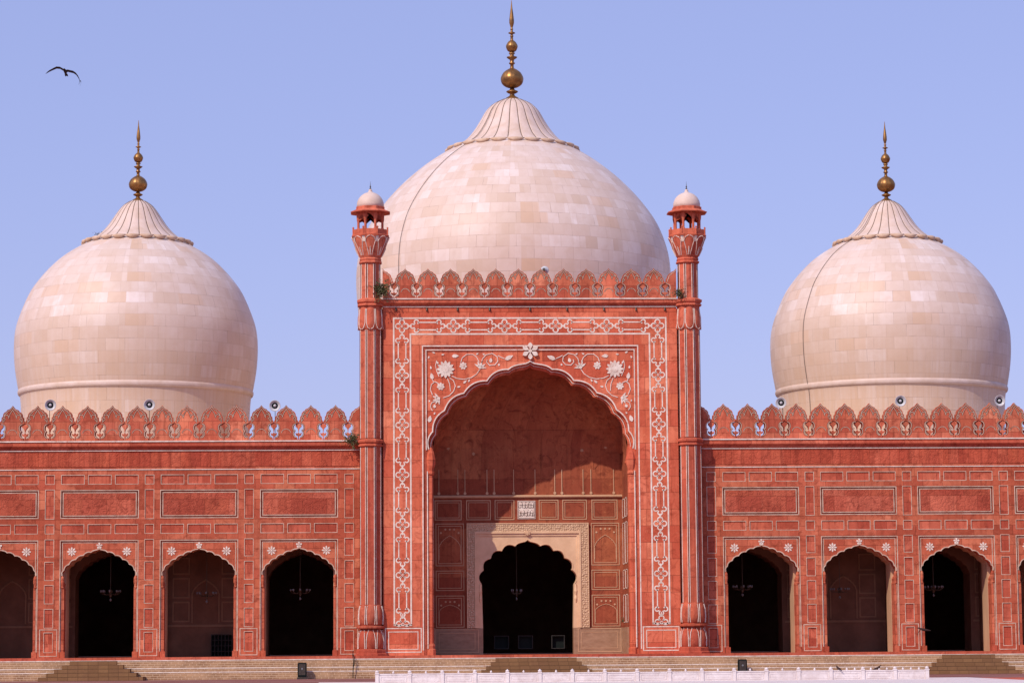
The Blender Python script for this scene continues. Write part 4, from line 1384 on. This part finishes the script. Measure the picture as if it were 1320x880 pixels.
# ------------------------------------------------------------------ racks and cabinets
def shoe_rack(name, loc, W, H, nc, nr, label, cat, mat='wood', group=None):
    root = empty(name, loc)
    bm = bmesh.new()
    t = .04
    for k in range(nc+1): x = -W/2+W*k/nc; box(bm, x-t/2, x+t/2, 0, .35, 0, H)
    obj('upright', bm, mat, root)
    bm = bmesh.new()
    for k in range(nr+1): z = H*k/nr; box(bm, -W/2+.021, W/2-.021, .005, .345, max(z-t, 0), max(z-t, 0)+t)
    obj('shelf', bm, mat, root)
    bm = bmesh.new(); box(bm, -W/2+.021, W/2-.021, .30, .33, .04, H-.05)
    obj('back_board', bm, 'black', root)
    return tag(root, label, cat, group)
shoe_rack('shoe_rack', (-19.35, 5.5, FL+.005), 1.3, 1.4, 6, 4, 'dark shoe rack of many small pigeonholes in the second arch left of the portal', 'shoe rack')
for x, wd, lab in ((-1.55, .9, 'open pale-edged cabinet in the central doorway, left of three'), (0, .9, 'open pale-edged cabinet in the middle of the central doorway'), (2.1, .8, 'open pale-edged cabinet at the right side of the central doorway')):
    shoe_rack('cabinet', (x, 7.5, FL+.35), wd, .85, 1, 1, lab, 'cabinet', 'wood', 'cabinets inside the central doorway')
def floodlight(x, label):
    root = empty('floodlight', (x, PF-.75, .3))
    bm = bmesh.new(); box(bm, -.27, .27, -.18, .18, .12, .98); bmesh.ops.bevel(bm, geom=bm.edges[:], offset=.03, segments=2, affect='EDGES')
    obj('housing', bm, 'black', root)
    bm = bmesh.new(); box(bm, -.3, .3, -.2, .2, 0, .115)
    obj('foot', bm, 'dark_metal', root)
    bm = bmesh.new(); box(bm, -.20, .20, -.19, -.182, .25, .9)
    obj('lens_panel', bm, 'dark_metal', root)
    bm = bmesh.new(); tube(bm, [(0, -.21, .62), (0, -.19, .62)], .06, 12)
    obj('lamp', bm, 'glass_lamp', root)
    root.location.z = 0
    return tag(root, label, 'floodlight', 'dark floodlight boxes on the steps')
floodlight(-14.0, 'black floodlight box standing on the base steps left of the portal')
floodlight(12.6, 'black floodlight box standing on the base steps right of the portal')
root = empty('rope', (-10.95, PF-.12, FL))
bm = bmesh.new(); tube(bm, [(0, 0, .30), (-.02, -.03, 0), (.03, -.25, -.3), (0, -.33, -.9), (0, -.36, -1.3)], .025, 6)
tube(bm, [(0.0, -.1, .1), (.10, -.2, -.2), (.08, -.33, -.5), (0, -.34, -.72)], .02, 6)
obj('cord', bm, 'black', root)
tag(root, 'black cord hanging in a loop over the steps below the left minaret', 'rope')

# ------------------------------------------------------------------ marble fence round the pool
FY = -35.0
FX0, FX1 = -9.38, 17.4
fence = empty('marble_fence', (FX0, FY, .10))
tag(fence, 'low white marble fence with knobbed posts running across the courtyard', 'fence')
NP_ = 17
stp = (FX1-FX0)/NP_
def post_bm():
    bm = bmesh.new()
    box(bm, -.085, .085, -.085, .085, 0, .50)
    box(bm, -.105, .105, -.105, .105, .44, .475)
    lathe(bm, [(.06, .50), (.09, .53), (.09, .56), (.03, .60), (.0, .64)], 10, (0, 0))
    return bm
p0 = obj('post', post_bm(), 'fence', fence)
bm = bmesh.new()
box(bm, .09, stp-.09, -.035, .035, .0, .40)
box(bm, .16, stp-.16, -.05, -.034, .06, .10); box(bm, .16, stp-.16, -.05, -.034, .30, .34)
box(bm, .16, .20, -.05, -.034, .102, .298); box(bm, stp-.20, stp-.16, -.05, -.034, .102, .298)
box(bm, .27, stp-.27, -.045, -.034, .14, .26)
pn0 = obj('panel', bm, 'fence', fence)
bm = bmesh.new()
box(bm, .09, stp-.09, -.06, .06, .402, .455)
lathe(bm, [(.03, .455), (.055, .49), (.05, .52), (.0, .59)], 8, (stp/2, 0))
r0 = obj('rail', bm, 'fence', fence)
bm = bmesh.new()
box(bm, .09, stp-.09, -.06, .06, .402, .455)
for k in range(3): lathe(bm, [(.03, .455), (.055, .49), (.05, .52), (.0, .58)], 8, (stp*(k+1)/4, 0))
r1 = obj('rail', bm, 'fence', fence); first1 = True
for k in range(NP_+1):
    if k: c = p0.copy(); COL.objects.link(c); c.parent = fence; c.location = (stp*k, 0, 0)
for k in range(NP_):
    if k: c = pn0.copy(); COL.objects.link(c); c.parent = fence; c.location = (stp*k, 0, 0)
    if k and k < 14: c = r0.copy(); COL.objects.link(c); c.parent = fence; c.location = (stp*k, 0, 0)
    if k == 14: r1.location = (stp*k, 0, 0)
    if k > 14: c = r1.copy(); COL.objects.link(c); c.parent = fence; c.location = (stp*k, 0, 0)
# ------------------------------------------------------------------ birds
def wing(bm, st, chord_dir=(0, 1, 0)):
    """st = [(x, y, z, chord, thick)] from root to tip"""
    rows = []
    for x, y, z, c, t in st:
        rows.append([bm.verts.new((x, y-c*.4, z)), bm.verts.new((x, y-c*.15, z+t*1.5)), bm.verts.new((x, y+c*.6, z+.004)), bm.verts.new((x, y-c*.1, z-t*1.0))])
    for a, b in zip(rows, rows[1:]):
        for k in range(4): bm.faces.new((a[k], a[(k+1) % 4], b[(k+1) % 4], b[k]))
    bm.faces.new(rows[0][::-1]); bm.faces.new(rows[-1])
def body(bm, pts, rad, n=12):
    tube(bm, pts, rad, n)
def kite(loc):
    bm = bmesh.new()
    u = .00223
    q = lambda X_, Z_: ((X_-620)*u, (375-Z_)*u)
    # trunk, head, beak and forked tail along Y (flying obliquely to the left)
    body(bm, [(-.02, -.30, .0), (-.02, -.26, .01), (-.02, -.18, .015), (0, -.05, 0), (.01, .10, -.01), (.02, .22, -.01), (.02, .30, -.01)], [.008, .03, .045, .075, .07, .045, .02])
    wing(bm, [(.02, .36, -.01, .30, .008), (.09, .40, -.02, .34, .006)]); wing(bm, [(.02, .36, -.01, .30, .008), (-.06, .40, -.015, .34, .006)])
    L = [(570, 345, .26, .03), (500, 300, .27, .024), (420, 287, .26, .02), (340, 318, .22, .018), (270, 348, .19, .016), (225, 375, .14, .012), (180, 410, .04, .006)]
    wing(bm, [(q(610, 370)[0], 0, q(0, 372)[1], .26, .035)]+[(q(a, b)[0], -.05+.0004*abs(a-600), q(a, b)[1], c, t) for a, b, c, t in L])
    Rr = [(680, 368, .26, .03), (800, 388, .27, .028), (860, 425, .25, .03), (905, 480, .24, .034), (940, 540, .22, .03), (960, 590, .18, .022)]
    wing(bm, [(q(640, 372)[0], 0, q(0, 372)[1], .26, .035)]+[(q(a, b)[0], -.05+.0003*abs(a-600), q(a, b)[1], c, t) for a, b, c, t in Rr])
    for ex, ez, y in ((925, 660, .02), (960, 680, .08), (990, 640, .0), (1000, 615, -.06)):
        wing(bm, [(q(950, 570)[0], .03+y, q(0, 575)[1], .07, .012), (q((950+ex)/2+8, 0)[0], .04+y, q(0, (575+ez)/2)[1], .06, .008), (q(ex, 0)[0], .05+y*1.5, q(0, ez)[1], .02, .003)])
    root = obj('bird', fix(bm), 'bird', None)
    root.location = loc
    return root
k1 = kite((0, 0, 0))
tag(k1, 'large dark bird of prey gliding with drooping wings in the sky above the left dome', 'bird')
k1.location = (-25.29, -30.0, 31.2); k1.rotation_euler = (R(-13), 0, 0); k1.scale = (1.02, 1.0, 1.15)
bm = bmesh.new()
body(bm, [(-.42, 0, .10), (-.36, 0, .11), (-.28, 0, .09), (-.1, 0, .02), (.06, 0, -.02), (.2, 0, -.03), (.38, 0, -.05)], [.01, .035, .04, .08, .075, .05, .02], 10)
wing(bm, [(-.08, .02, .05, .20, .02), (-.30, -.1, -.04, .20, .02), (-.42, -.2, -.22, .16, .015), (-.47, -.25, -.40, .05, .006)])
wing(bm, [(-.02, .03, .05, .20, .02), (.02, .25, .22, .2, .02), (.12, .45, .24, .14, .012), (.2, .6, .2, .04, .004)])
o = obj('bird', fix(bm), 'pigeon', None); o.location = (22.75, -8, 2.65)
tag(o, 'brown bird in flight before the arch above the right staircase', 'bird')
def perched(loc, rz, label):
    bm = bmesh.new()
    body(bm, [(-.19, 0, .20), (-.16, 0, .205), (-.12, 0, .20), (-.06, 0, .12), (.02, 0, .08), (.10, 0, .06), (.17, 0, .03), (.26, 0, -.01)], [.006, .024, .028, .055, .065, .05, .03, .012], 10)
    tube(bm, [(-.01, .02, .04), (-.01, .02, .0)], .008, 5); tube(bm, [(-.01, -.02, .04), (-.01, -.02, .0)], .008, 5)
    o = obj('bird', fix(bm), 'pigeon', None); o.location = loc; o.rotation_euler = (0, 0, rz)
    tag(o, label, 'bird', 'birds perched on the marble fence')
perched((13.05, FY, .555), R(-60), 'dark brown bird perched upright on the marble fence, nearer the portal')
perched((14.98, FY, .555), R(180), 'dark brown bird leaning forward on the fence among the knobs, nearer its right end')
